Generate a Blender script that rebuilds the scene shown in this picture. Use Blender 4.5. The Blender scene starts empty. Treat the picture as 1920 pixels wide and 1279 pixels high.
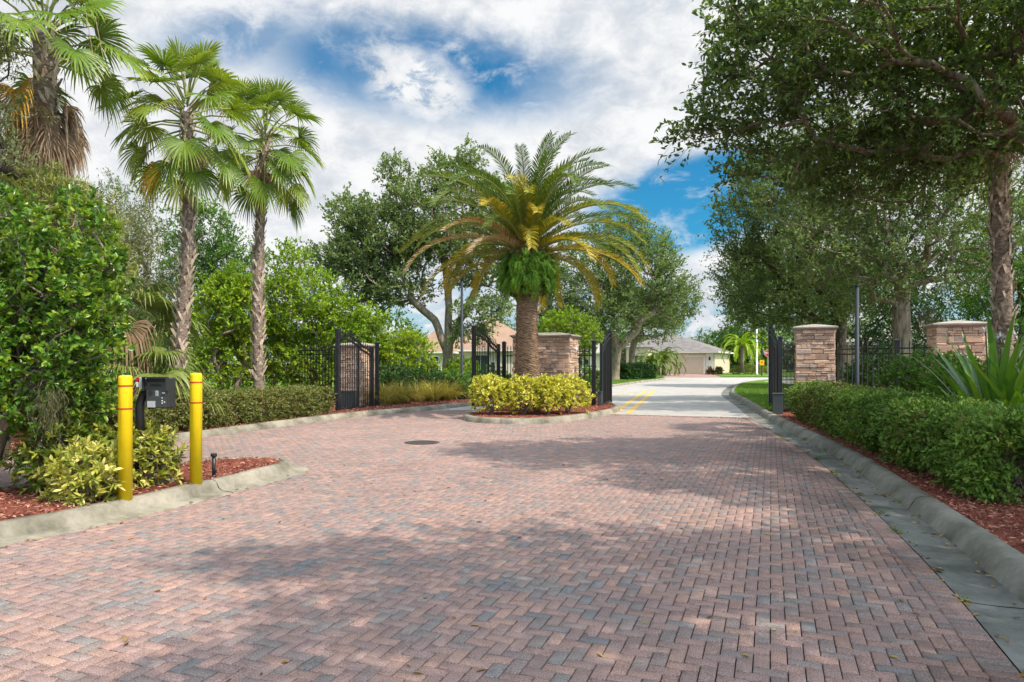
import bpy, math, random
import numpy as np
from math import sin, cos, pi, radians, sqrt, atan2, exp

scn = bpy.context.scene
COL = scn.collection
F, CX, HY, EYE = 1300.0, 960.0, 680.0, 1.5       # photograph: focal length and horizon in its pixels, eye height


def P(px, py, z=0.0):
    Y = F * (EYE - z) / (py - HY)
    return ((px - CX) / F * Y, Y, z)


def at(px, py, Y):
    return ((px - CX) / F * Y, Y, EYE + (HY - py) / F * Y)


AR = radians(20.5)                                 # heading of the road
RD = np.array([sin(AR), cos(AR), 0.0])
SD = np.array([cos(AR), -sin(AR), 0.0])

# ------------------------------------------------------------------ materials
MATS = {}


class NT:
    def __init__(self, name):
        self.m = bpy.data.materials.new(name)
        self.m.use_nodes = True
        self.t = self.m.node_tree
        self.t.nodes.clear()
        self.out = self.t.nodes.new('ShaderNodeOutputMaterial')

    def n(self, kind, **kw):
        nd = self.t.nodes.new(kind)
        for k, v in kw.items():
            if k[0] == '_':
                nd.inputs[k[1:].replace('_', ' ')].default_value = v
            else:
                setattr(nd, k, v)
        return nd

    def l(self, a, b):
        self.t.links.new(a, b)

    def coord(self, scale=(1, 1, 1), rot=(0, 0, 0)):
        tc = self.n('ShaderNodeTexCoord')
        mp = self.n('ShaderNodeMapping')
        mp.inputs['Scale'].default_value = scale
        mp.inputs['Rotation'].default_value = rot
        self.l(tc.outputs['Object'], mp.inputs['Vector'])
        return mp.outputs['Vector']

    def noise(self, vec, scale, detail=4, rough=0.55):
        nd = self.n('ShaderNodeTexNoise')
        nd.inputs['Scale'].default_value = scale
        nd.inputs['Detail'].default_value = detail
        nd.inputs['Roughness'].default_value = rough
        self.l(vec, nd.inputs['Vector'])
        return nd.outputs['Fac']

    def ramp(self, fac, stops):
        nd = self.n('ShaderNodeValToRGB')
        cr = nd.color_ramp
        while len(cr.elements) < len(stops):
            cr.elements.new(0.5)
        for e, (p, c) in zip(cr.elements, stops):
            e.position = p
            e.color = (c[0], c[1], c[2], 1) if len(c) == 3 else c
        self.l(fac, nd.inputs['Fac'])
        return nd.outputs['Color']

    def mix(self, a, b, fac, mode='MIX'):
        nd = self.n('ShaderNodeMix', data_type='RGBA', blend_type=mode)
        for s, v in ((nd.inputs[6], a), (nd.inputs[7], b), (nd.inputs[0], fac)):
            if hasattr(v, 'links'):
                self.l(v, s)
            elif isinstance(v, (int, float)):
                s.default_value = v
            else:
                s.default_value = (v[0], v[1], v[2], 1)
        return nd.outputs[2]

    def principled(self, color, rough=0.7, spec=0.3, metal=0.0, bump=None, bdist=0.01, bstr=1.0):
        p = self.n('ShaderNodeBsdfPrincipled')
        if hasattr(color, 'links'):
            self.l(color, p.inputs['Base Color'])
        else:
            p.inputs['Base Color'].default_value = (color[0], color[1], color[2], 1)
        if hasattr(rough, 'links'):
            self.l(rough, p.inputs['Roughness'])
        else:
            p.inputs['Roughness'].default_value = rough
        p.inputs['Specular IOR Level'].default_value = spec
        p.inputs['Metallic'].default_value = metal
        if bump is not None:
            b = self.n('ShaderNodeBump')
            b.inputs['Distance'].default_value = bdist
            b.inputs['Strength'].default_value = bstr
            self.l(bump, b.inputs['Height'])
            self.l(b.outputs['Normal'], p.inputs['Normal'])
        return p.outputs['BSDF']

    def done(self, shader):
        self.l(shader, self.out.inputs['Surface'])
        return self.m


def plain(name, color, rough=0.6, spec=0.3, metal=0.0, var=0.25, scale=3.0, bump=0.0, fine=60.0):
    """painted / rendered surface with uneven tone"""
    t = NT(name)
    c = t.coord()
    n1 = t.noise(c, scale, 5)
    n2 = t.noise(c, fine, 3)
    d = tuple(x * (1 - var) for x in color)
    u = tuple(min(1, x * (1 + var * 0.7)) for x in color)
    colr = t.ramp(n1, [(0.3, d), (0.7, u)])
    colr = t.mix(colr, t.ramp(n2, [(0.3, (0.75, 0.75, 0.75)), (0.7, (1, 1, 1))]), var, 'MULTIPLY')
    return t.done(t.principled(colr, rough, spec, metal, n2 if bump else None, bump or 0.01))


def leafmat(name, dark, mid, light, trans=0.3, rough=0.42, spec=0.35, ttint=(1.25, 1.15, 0.5)):
    t = NT(name)
    a = t.n('ShaderNodeAttribute', attribute_name='v')
    c = t.ramp(a.outputs['Fac'], [(0.0, dark), (0.5, mid), (1.0, light)])
    geo = t.n('ShaderNodeNewGeometry')
    back = t.mix(c, t.mix(c, (0.55, 0.62, 0.36), 0.07), geo.outputs['Backfacing'])
    b = t.principled(back, rough, spec)
    tr = t.n('ShaderNodeBsdfTranslucent')
    t.l(t.mix(c, ttint, 1.0, 'MULTIPLY'), tr.inputs['Color'])
    mx = t.n('ShaderNodeMixShader')
    mx.inputs[0].default_value = trans
    t.l(b, mx.inputs[1])
    t.l(tr.outputs[0], mx.inputs[2])
    return t.done(mx.outputs[0])


def barkmat(name, dark, light, sx=14, sz=3, bump=0.03):
    t = NT(name)
    c = t.coord((sx, sx, sz))
    n = t.noise(c, 1.0, 6, 0.65)
    g = t.noise(t.coord(), 1.3, 3)
    col = t.ramp(n, [(0.32, dark), (0.66, light)])
    col = t.mix(col, t.ramp(g, [(0.35, (0.7, 0.75, 0.65)), (0.65, (1, 1, 1))]), 0.6, 'MULTIPLY')
    return t.done(t.principled(col, 0.9, 0.1, 0, n, bump))


def colmat(name, rough=0.85, grain=150.0, stain=0.5, bump=0.004, spec=0.2, var=0.3):
    """per-piece colour kept on the mesh (bricks, stones) with grain and blotchy wear"""
    t = NT(name)
    a = t.n('ShaderNodeAttribute', attribute_name='col')
    c = t.coord()
    g = t.noise(c, grain, 2, 0.7)
    s = t.noise(c, 0.9, 6, 0.6)
    m = t.noise(c, 9.0, 4, 0.6)
    col = t.mix(a.outputs['Color'], t.ramp(g, [(0.25, (1 - var * 2, 1 - var * 2, 1 - var * 2)), (0.75, (1 + var, 1 + var, 1 + var))]), 1.0, 'MULTIPLY')
    col = t.mix(col, t.ramp(m, [(0.3, (0.78, 0.78, 0.78)), (0.7, (1.1, 1.08, 1.05))]), 0.8, 'MULTIPLY')
    col = t.mix(col, t.ramp(s, [(0.34, (0.62, 0.64, 0.66)), (0.62, (1.05, 1.0, 0.98))]), stain, 'MULTIPLY')
    return t.done(t.principled(col, rough, spec, 0, g, bump))


def concrete(name, base, dirt, scale=1.2, bump=0.004):
    t = NT(name)
    c = t.coord()
    big = t.noise(c, scale, 6, 0.62)
    mid = t.noise(c, 14, 5, 0.65)
    fine = t.noise(c, 160, 2, 0.6)
    col = t.ramp(big, [(0.32, dirt), (0.64, base)])
    col = t.mix(col, t.ramp(mid, [(0.3, (0.72, 0.73, 0.7)), (0.68, (1.06, 1.06, 1.05))]), 0.7, 'MULTIPLY')
    col = t.mix(col, t.ramp(fine, [(0.3, (0.8, 0.8, 0.8)), (0.7, (1.05, 1.05, 1.05))]), 0.8, 'MULTIPLY')
    return t.done(t.principled(col, 0.9, 0.2, 0, fine, bump))


M = {}
M['brick'] = colmat('paver_brick', var=0.42, stain=0.4)
M['stone'] = colmat('ledge_stone', grain=70, stain=0.2, bump=0.012, var=0.2)
M['sand'] = plain('joint_sand', (0.028, 0.024, 0.022), 0.95, 0.05, var=0.4, scale=6)
M['concrete'] = concrete('road_concrete', (0.46, 0.44, 0.415), (0.35, 0.335, 0.315))
M['kerb'] = concrete('kerb_concrete', (0.36, 0.325, 0.26), (0.12, 0.11, 0.08), 2.0)
M['kerb_green'] = concrete('kerb_mossy', (0.27, 0.262, 0.225), (0.115, 0.115, 0.09), 2.0)
M['gutter'] = concrete('gutter_concrete', (0.25, 0.252, 0.232), (0.07, 0.076, 0.066), 1.3)
M['walk'] = concrete('walk_concrete', (0.55, 0.54, 0.52), (0.45, 0.44, 0.42))
M['cap'] = concrete('cast_cap', (0.44, 0.40, 0.35), (0.30, 0.27, 0.23), 3)
M['mortar'] = plain('mortar', (0.13, 0.09, 0.07), 0.95, 0.05)
M['black'] = plain('black_iron', (0.014, 0.015, 0.018), 0.42, 0.5, var=0.3, scale=8)
M['pole'] = plain('dark_pole', (0.016, 0.024, 0.034), 0.55, 0.3)
M['white'] = plain('white_paint', (0.74, 0.74, 0.72), 0.5, 0.4, var=0.08)
M['trim'] = plain('house_trim', (0.66, 0.62, 0.54), 0.6, 0.3, var=0.08)
M['stucco'] = plain('beige_stucco', (0.56, 0.47, 0.34), 0.9, 0.1, var=0.12)
M['stucco_pale'] = plain('pale_stucco', (0.62, 0.56, 0.46), 0.9, 0.1, var=0.1)
M['garage'] = plain('garage_door_paint', (0.52, 0.43, 0.32), 0.7, 0.2, var=0.06)
M['glass'] = plain('window_glass', (0.03, 0.04, 0.045), 0.08, 0.8, var=0.2)
M['grey'] = plain('grey_plastic', (0.42, 0.44, 0.45), 0.5, 0.4, var=0.12)
M['green_box'] = plain('grey_green_cabinet', (0.06, 0.078, 0.078), 0.5, 0.4, var=0.2)
M['greensign'] = plain('dark_green_sign', (0.012, 0.06, 0.045), 0.5, 0.4)
M['red'] = plain('sign_red', (0.45, 0.015, 0.03), 0.45, 0.4, var=0.1)
M['redband'] = plain('red_tape', (0.40, 0.05, 0.015), 0.5, 0.3, var=0.15)
M['signyellow'] = plain('sign_yellow', (0.75, 0.42, 0.01), 0.5, 0.4, var=0.08)
M['keypad'] = plain('keypad_housing', (0.028, 0.031, 0.032), 0.5, 0.4, var=0.25)
M['plate'] = plain('keypad_plate', (0.055, 0.06, 0.062), 0.35, 0.5, var=0.2)
M['iron'] = plain('cast_iron', (0.06, 0.058, 0.056), 0.6, 0.4, var=0.4, scale=20, bump=0.004)
M['twig'] = plain('dry_twig', (0.24, 0.18, 0.13), 0.9, 0.1)


def m_bollard():
    t = NT('yellow_sleeve')
    c = t.coord()
    n = t.noise(c, 5, 6, 0.65)
    g = t.noise(t.coord((40, 40, 2.5)), 1.0, 3, 0.6)
    col = t.ramp(n, [(0.3, (0.66, 0.46, 0.004)), (0.6, (0.74, 0.54, 0.006))])
    col = t.mix(col, t.ramp(g, [(0.28, (0.62, 0.55, 0.4)), (0.45, (1, 1, 1))]), 0.6, 'MULTIPLY')
    return t.done(t.principled(col, 0.42, 0.35))


M['bollard'] = m_bollard()


def m_marking():
    t = NT('yellow_line_paint')
    c = t.coord()
    n = t.noise(c, 9, 6, 0.7)
    col = t.ramp(n, [(0.38, (0.46, 0.40, 0.28)), (0.52, (0.66, 0.40, 0.05))])
    return t.done(t.principled(col, 0.7, 0.2))


M['marking'] = m_marking()


def m_roof(name, a, b):
    t = NT(name)
    c = t.coord()
    n = t.noise(c, 1.2, 5, 0.6)
    f = t.noise(c, 22, 3, 0.7)
    w = t.n('ShaderNodeTexWave', wave_type='BANDS', bands_direction='Z', _Scale=2.2, _Distortion=0.6)
    t.l(c, w.inputs['Vector'])
    col = t.ramp(n, [(0.3, a), (0.7, b)])
    col = t.mix(col, t.ramp(f, [(0.3, (0.72, 0.72, 0.72)), (0.7, (1.1, 1.1, 1.1))]), 0.8, 'MULTIPLY')
    col = t.mix(col, t.ramp(w.outputs['Fac'], [(0.0, (0.7, 0.7, 0.7)), (0.25, (1, 1, 1))]), 0.6, 'MULTIPLY')
    return t.done(t.principled(col, 0.9, 0.1))


M['roof_tan'] = m_roof('tan_shingle', (0.30, 0.195, 0.14), (0.38, 0.255, 0.185))
M['roof_grey'] = m_roof('grey_shingle', (0.16, 0.145, 0.14), (0.24, 0.22, 0.21))
M['roof_pale'] = m_roof('pale_shingle', (0.30, 0.27, 0.24), (0.40, 0.37, 0.34))


def m_ground(name, stops, s1=0.8, s2=30, bump=0.02):
    t = NT(name)
    c = t.coord()
    n = t.noise(c, s1, 6, 0.6)
    f = t.noise(c, s2, 4, 0.7)
    col = t.ramp(n, stops)
    col = t.mix(col, t.ramp(f, [(0.3, (0.5, 0.5, 0.5)), (0.7, (1.2, 1.2, 1.2))]), 0.9, 'MULTIPLY')
    return t.done(t.principled(col, 0.95, 0.08, 0, f, bump))


M['earth'] = m_ground('earth', [(0.3, (0.07, 0.085, 0.03)), (0.7, (0.12, 0.12, 0.05))])
M['lawn'] = m_ground('lawn_green', [(0.3, (0.085, 0.17, 0.02)), (0.55, (0.12, 0.22, 0.03)), (0.75, (0.19, 0.24, 0.05))], 0.6, 45, 0.03)
M['mulch'] = m_ground('red_mulch', [(0.3, (0.16, 0.05, 0.035)), (0.7, (0.30, 0.10, 0.07))], 3, 60, 0.02)
M['chips'] = leafmat('mulch_chip', (0.14, 0.048, 0.034), (0.34, 0.125, 0.085), (0.50, 0.28, 0.20), trans=0.0, rough=0.9, spec=0.1)
M['litter'] = leafmat('fallen_leaf', (0.12, 0.07, 0.035), (0.30, 0.17, 0.07), (0.40, 0.33, 0.10), trans=0.1, rough=0.8, spec=0.1)

M['leaf_glossy'] = leafmat('leaf_glossy', (0.032, 0.10, 0.012), (0.10, 0.225, 0.014), (0.36, 0.42, 0.04), 0.3, 0.32, 0.5)
M['leaf_oak'] = leafmat('leaf_oak', (0.055, 0.098, 0.03), (0.12, 0.195, 0.058), (0.25, 0.32, 0.12), 0.42, 0.5, 0.22)
M['leaf_oak_near'] = leafmat('leaf_oak_near', (0.045, 0.092, 0.025), (0.10, 0.185, 0.046), (0.24, 0.33, 0.09), 0.46, 0.48, 0.25)
M['leaf_bright'] = leafmat('leaf_bright', (0.07, 0.16, 0.010), (0.20, 0.335, 0.014), (0.40, 0.48, 0.03), 0.34, 0.5, 0.25)
M['leaf_mid'] = leafmat('leaf_mid', (0.04, 0.115, 0.018), (0.09, 0.20, 0.026), (0.17, 0.30, 0.05), 0.3, 0.5, 0.25)
M['leaf_dark'] = leafmat('leaf_dark', (0.02, 0.06, 0.014), (0.045, 0.115, 0.022), (0.09, 0.18, 0.035), 0.25, 0.45, 0.3)
M['leaf_olive'] = leafmat('leaf_olive', (0.09, 0.12, 0.055), (0.15, 0.18, 0.08), (0.25, 0.25, 0.10), 0.3, 0.5, 0.2)
M['leaf_yellowgreen'] = leafmat('leaf_yellowgreen', (0.12, 0.16, 0.03), (0.22, 0.26, 0.05), (0.36, 0.36, 0.09), 0.34, 0.5, 0.2)
M['leaf_gold'] = leafmat('leaf_gold', (0.20, 0.26, 0.015), (0.52, 0.51, 0.035), (0.74, 0.70, 0.15), 0.3, 0.4, 0.35, (1.1, 1.05, 0.6))
M['leaf_varieg'] = leafmat('leaf_variegated', (0.07, 0.14, 0.015), (0.34, 0.36, 0.04), (0.72, 0.64, 0.20), 0.3, 0.38, 0.4, (1.1, 1.05, 0.6))
M['leaf_hedge'] = leafmat('leaf_hedge', (0.045, 0.11, 0.016), (0.125, 0.24, 0.03), (0.25, 0.38, 0.06), 0.3, 0.45, 0.3)
M['leaf_box'] = leafmat('leaf_box', (0.08, 0.105, 0.025), (0.17, 0.20, 0.04), (0.31, 0.28, 0.14), 0.28, 0.5, 0.25)
M['leaf_worn'] = leafmat('leaf_worn', (0.075, 0.085, 0.022), (0.17, 0.175, 0.04), (0.30, 0.25, 0.085), 0.3, 0.5, 0.2)
M['leaf_fern'] = leafmat('leaf_fern', (0.05, 0.16, 0.008), (0.13, 0.32, 0.014), (0.28, 0.48, 0.03), 0.34, 0.5, 0.25)
M['leaf_strap'] = leafmat('leaf_strap', (0.045, 0.14, 0.01), (0.11, 0.265, 0.016), (0.26, 0.40, 0.045), 0.28, 0.36, 0.4)
M['leaf_grass'] = leafmat('leaf_orn_grass', (0.20, 0.20, 0.035), (0.40, 0.36, 0.09), (0.62, 0.50, 0.25), 0.3, 0.6, 0.15)
M['leaf_turf'] = leafmat('leaf_turf', (0.06, 0.14, 0.012), (0.11, 0.22, 0.022), (0.2, 0.30, 0.04), 0.3, 0.6, 0.15)
M['fan_green'] = leafmat('fan_green', (0.045, 0.105, 0.012), (0.13, 0.22, 0.02), (0.34, 0.38, 0.065), 0.36, 0.42, 0.35)
M['fan_orange'] = leafmat('fan_orange', (0.30, 0.14, 0.03), (0.48, 0.27, 0.03), (0.55, 0.38, 0.08), 0.3, 0.6, 0.2, (1.1, 0.9, 0.6))
M['fan_dead'] = leafmat('fan_dead', (0.14, 0.09, 0.055), (0.28, 0.19, 0.12), (0.46, 0.35, 0.24), 0.2, 0.8, 0.1, (1.1, 0.9, 0.7))
M['palmetto'] = leafmat('palmetto_green', (0.05, 0.10, 0.018), (0.15, 0.215, 0.04), (0.36, 0.38, 0.12), 0.3, 0.42, 0.35)
M['frond_date'] = leafmat('date_frond', (0.035, 0.10, 0.018), (0.16, 0.225, 0.024), (0.62, 0.42, 0.03), 0.3, 0.45, 0.3, (1.15, 1.05, 0.5))
M['frond_dry'] = leafmat('date_frond_dry', (0.30, 0.16, 0.05), (0.48, 0.32, 0.14), (0.55, 0.45, 0.30), 0.2, 0.7, 0.1, (1.1, 0.9, 0.6))
M['moss'] = leafmat('spanish_moss', (0.06, 0.058, 0.03), (0.11, 0.105, 0.05), (0.17, 0.16, 0.085), 0.3, 0.9, 0.05, (1, 1, 0.9))
M['leaf_redbrown'] = leafmat('leaf_redbrown', (0.07, 0.06, 0.02), (0.15, 0.09, 0.03), (0.2, 0.16, 0.05), 0.2, 0.6, 0.2)

M['bark_oak'] = barkmat('bark_oak', (0.095, 0.075, 0.055), (0.38, 0.31, 0.23))
M['bark_dark'] = barkmat('bark_dark', (0.035, 0.028, 0.022), (0.13, 0.105, 0.08))
M['bark_stem'] = barkmat('bark_stem', (0.16, 0.13, 0.10), (0.34, 0.29, 0.22), 30, 8, 0.01)
M['bark_fan'] = barkmat('bark_fan', (0.11, 0.08, 0.065), (0.34, 0.26, 0.21), 9, 22, 0.03)
M['boot_fan'] = barkmat('boot_fan', (0.25, 0.18, 0.135), (0.64, 0.52, 0.42), 20, 6, 0.02)
M['bark_date'] = barkmat('bark_date', (0.085, 0.048, 0.03), (0.44, 0.29, 0.195), 7, 34, 0.02)
M['petiole'] = plain('petiole', (0.26, 0.28, 0.08), 0.5, 0.3)


# ------------------------------------------------------------------ object helpers
def thing(name, label, cat, loc=(0, 0, 0), rotz=0.0, group=None):
    o = bpy.data.objects.new(name, None)
    COL.objects.link(o)
    o.empty_display_size = 0.2
    o.location = loc
    o.rotation_euler = (0, 0, rotz)
    o['label'] = label
    o['category'] = cat
    if group:
        o['group'] = group
    return o


def tag(o, label, cat, group=None, kind=None):
    o['label'] = label
    o['category'] = cat
    if group:
        o['group'] = group
    if kind:
        o['kind'] = kind
    return o


def link(name, me, parent=None, kind=None, label=None):
    o = bpy.data.objects.new(name, me)
    COL.objects.link(o)
    if parent is not None:
        o.parent = parent
    if kind:
        o['kind'] = kind
    if label:
        o['label'] = label
    return o


def copy_tree(o, parent=None):
    c = o.copy()
    COL.objects.link(c)
    if parent is not None:
        c.parent = parent
    for ch in list(o.children):
        copy_tree(ch, c)
    return c


def np_mesh(name, V, Fc, mat, v=None, col=None, smooth=False):
    V = np.asarray(V, dtype=np.float32).reshape(-1, 3)
    Fc = np.asarray(Fc, dtype=np.int32)
    k = Fc.shape[1]
    me = bpy.data.meshes.new(name)
    me.vertices.add(len(V))
    me.vertices.foreach_set('co', V.ravel())
    me.loops.add(Fc.size)
    me.loops.foreach_set('vertex_index', Fc.ravel())
    me.polygons.add(len(Fc))
    me.polygons.foreach_set('loop_start', np.arange(len(Fc), dtype=np.int32) * k)
    if smooth:
        me.polygons.foreach_set('use_smooth', np.ones(len(Fc), dtype=bool))
    me.update(calc_edges=True)
    if v is not None:
        a = me.attributes.new('v', 'FLOAT', 'FACE')
        a.data.foreach_set('value', np.clip(np.asarray(v, dtype=np.float32), 0, 1))
    if col is not None:
        c4 = np.ones((len(Fc), 4), dtype=np.float32)
        c4[:, :3] = col
        a = me.attributes.new('col', 'FLOAT_COLOR', 'FACE')
        a.data.foreach_set('color', c4.ravel())
    me.materials.append(mat)
    return me


class MB:
    """collects simple solids and links them as one mesh"""

    def __init__(self):
        self.v, self.f, self.c = [], [], []

    def add(self, vs, fs, col=None):
        b = len(self.v)
        self.v += [tuple(x) for x in vs]
        self.f += [[i + b for i in q] for q in fs]
        self.c += [col] * len(fs)

    def box(self, c, s, rz=0.0, bev=0.0, col=None):
        hx, hy, hz = s[0] / 2, s[1] / 2, s[2] / 2
        ca, sa = cos(rz), sin(rz)
        if bev > 0:
            b = min(bev, hx * 0.45, hy * 0.45, hz * 0.45)
            vs = []
            for z, i in ((-hz, b), (-hz + b, 0), (hz - b, 0), (hz, b)):
                ex, ey, q = hx - i, hy - i, b * 0.6
                vs += [(ex, -ey + q, z), (ex, ey - q, z), (ex - q, ey, z), (-ex + q, ey, z), (-ex, ey - q, z), (-ex, -ey + q, z), (-ex + q, -ey, z), (ex - q, -ey, z)]
            n = 8
            fs = [[k * n + j, k * n + (j + 1) % n, (k + 1) * n + (j + 1) % n, (k + 1) * n + j] for k in range(3) for j in range(n)]
            fs += [list(range(n))[::-1], [3 * n + j for j in range(n)]]
        else:
            vs = [(x, y, z) for z in (-hz, hz) for (x, y) in ((-hx, -hy), (hx, -hy), (hx, hy), (-hx, hy))]
            fs = [[3, 2, 1, 0], [4, 5, 6, 7], [0, 1, 5, 4], [1, 2, 6, 5], [2, 3, 7, 6], [3, 0, 4, 7]]
        self.add([(c[0] + x * ca - y * sa, c[1] + x * sa + y * ca, c[2] + z) for x, y, z in vs], fs, col)

    def bar(self, a, b, w, h=None):
        """square bar between two points"""
        h = h or w
        a, b = np.array(a, float), np.array(b, float)
        d = (b - a) / np.linalg.norm(b - a)
        up = np.array([0, 0, 1.0]) if abs(d[2]) < 0.95 else np.array([0, 1.0, 0])
        s = np.cross(d, up)
        s /= np.linalg.norm(s)
        u = np.cross(s, d)
        vs = []
        for p in (a, b):
            for (i, j) in ((-1, -1), (1, -1), (1, 1), (-1, 1)):
                vs.append(p + s * i * w / 2 + u * j * h / 2)
        self.add(vs, [[3, 2, 1, 0], [4, 5, 6, 7], [0, 1, 5, 4], [1, 2, 6, 5], [2, 3, 7, 6], [3, 0, 4, 7]])

    def tube(self, pts, rad, n=10, cap=True):
        pts = [np.array(p, float) for p in pts]
        if not hasattr(rad, '__len__'):
            rad = [rad] * len(pts)
        vs = []
        for i, p in enumerate(pts):
            d = pts[min(i + 1, len(pts) - 1)] - pts[max(i - 1, 0)]
            d /= np.linalg.norm(d)
            up = np.array([0, 1.0, 0]) if abs(d[2]) > 0.7 else np.array([0, 0, 1.0])
            s = np.cross(d, up)
            s /= np.linalg.norm(s)
            u = np.cross(s, d)
            for k in range(n):
                a = 2 * pi * k / n
                vs.append(p + rad[i] * (s * cos(a) + u * sin(a)))
        fs = [[i * n + k, i * n + (k + 1) % n, (i + 1) * n + (k + 1) % n, (i + 1) * n + k] for i in range(len(pts) - 1) for k in range(n)]
        if cap:
            fs += [list(range(n))[::-1], [(len(pts) - 1) * n + k for k in range(n)]]
        self.add(vs, fs)

    def lathe(self, prof, n=24, c=(0, 0, 0)):
        vs = [(c[0] + r * cos(2 * pi * k / n), c[1] + r * sin(2 * pi * k / n), c[2] + z) for r, z in prof for k in range(n)]
        fs = [[i * n + k, i * n + (k + 1) % n, (i + 1) * n + (k + 1) % n, (i + 1) * n + k] for i in range(len(prof) - 1) for k in range(n)]
        fs += [list(range(n))[::-1], [(len(prof) - 1) * n + k for k in range(n)]]
        self.add(vs, fs)

    def square(self, prof, c=(0, 0, 0)):
        """stack of rectangles (half x, half y, z)"""
        vs = [(c[0] + sx * hx, c[1] + sy * hy, c[2] + z) for hx, hy, z in prof for sx, sy in ((-1, -1), (1, -1), (1, 1), (-1, 1))]
        n = 4
        fs = [[i * n + k, i * n + (k + 1) % n, (i + 1) * n + (k + 1) % n, (i + 1) * n + k] for i in range(len(prof) - 1) for k in range(n)]
        fs += [list(range(n))[::-1], [(len(prof) - 1) * n + k for k in range(n)]]
        self.add(vs, fs)

    def build(self, name, mat, parent=None, kind=None, smooth=False, label=None):
        me = bpy.data.meshes.new(name)
        me.from_pydata(self.v, [], self.f)
        me.update()
        if any(c is not None for c in self.c):
            a = me.attributes.new('col', 'FLOAT_COLOR', 'FACE')
            c4 = np.ones((len(self.f), 4), dtype=np.float32)
            c4[:, :3] = np.array([c if c is not None else (0.3, 0.3, 0.3) for c in self.c])
            a.data.foreach_set('color', c4.ravel())
        me.materials.append(mat)
        if smooth:
            for p in me.polygons:
                p.use_smooth = len(p.vertices) < 5
        return link(name, me, parent, kind, label)


# ------------------------------------------------------------------ foliage kernel
def nrm(a):
    return a / np.maximum(np.linalg.norm(a, axis=-1, keepdims=True), 1e-9)


def leaf_geo(pos, ax, nr, ln, wd, shape='quad', fold=0.12):
    """leaves from base points; returns V, F(4)"""
    n = len(pos)
    ax = nrm(ax)
    sd = nrm(np.cross(ax, nr))
    nr = np.cross(sd, ax)
    ln = np.broadcast_to(ln, (n,))[:, None]
    wd = np.broadcast_to(wd, (n,))[:, None]
    if shape == 'quad':
        V = np.stack([pos, pos + ax * ln * .45 + sd * wd * .5 + nr * wd * fold, pos + ax * ln, pos + ax * ln * .45 - sd * wd * .5 + nr * wd * fold], 1)
        Fc = np.arange(n * 4).reshape(n, 4)
        return V.reshape(-1, 3), Fc, 1
    up = nr * wd * fold
    dr = -nr * ln * 0.10
    V = np.stack([pos, pos + ax * ln * .28 + sd * wd * .42 + up, pos + ax * ln * .68 + sd * wd * .46 + up + dr * .4, pos + ax * ln + dr,
                  pos + ax * ln * .68 - sd * wd * .46 + up + dr * .4, pos + ax * ln * .28 - sd * wd * .42 + up], 1)
    b = np.arange(n)[:, None] * 6
    Fc = np.stack([b + np.array([0, 1, 2, 3]), b + np.array([0, 3, 4, 5])], 1).reshape(-1, 4)
    return V.reshape(-1, 3), Fc, 2


def tubes_geo(P0, P1, R0, R1, sides=5):
    d = nrm(P1 - P0)
    ref = np.where(np.abs(d[:, 2:3]) > 0.8, np.array([[1.0, 0, 0]]), np.array([[0, 0, 1.0]]))
    s = nrm(np.cross(d, ref))
    u = np.cross(s, d)
    a = np.arange(sides) * 2 * pi / sides
    ring = s[:, None, :] * np.cos(a)[None, :, None] + u[:, None, :] * np.sin(a)[None, :, None]
    V = np.stack([P0[:, None, :] + ring * R0[:, None, None], P1[:, None, :] + ring * R1[:, None, None]], 1)
    b = np.arange(len(P0))[:, None, None] * (2 * sides)
    k = np.arange(sides)
    q = np.stack([k, (k + 1) % sides, sides + (k + 1) % sides, sides + k], 1)[None]
    return V.reshape(-1, 3), (b + q).reshape(-1, 4)


def balls_geo(C, R, nu=8, nv=5):
    th = np.linspace(0, pi, nv + 1)
    ph = np.arange(nu) * 2 * pi / nu
    S = np.stack([np.sin(th)[:, None] * np.cos(ph), np.sin(th)[:, None] * np.sin(ph), np.cos(th)[:, None] * np.ones(nu)], -1).reshape(-1, 3)
    V = C[:, None] + S[None] * R[:, None, None]
    q = np.array([[i * nu + k, (i + 1) * nu + k, (i + 1) * nu + (k + 1) % nu, i * nu + (k + 1) % nu] for i in range(nv) for k in range(nu)])
    return V.reshape(-1, 3), (np.arange(len(C))[:, None, None] * len(S) + q[None]).reshape(-1, 4)


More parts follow.
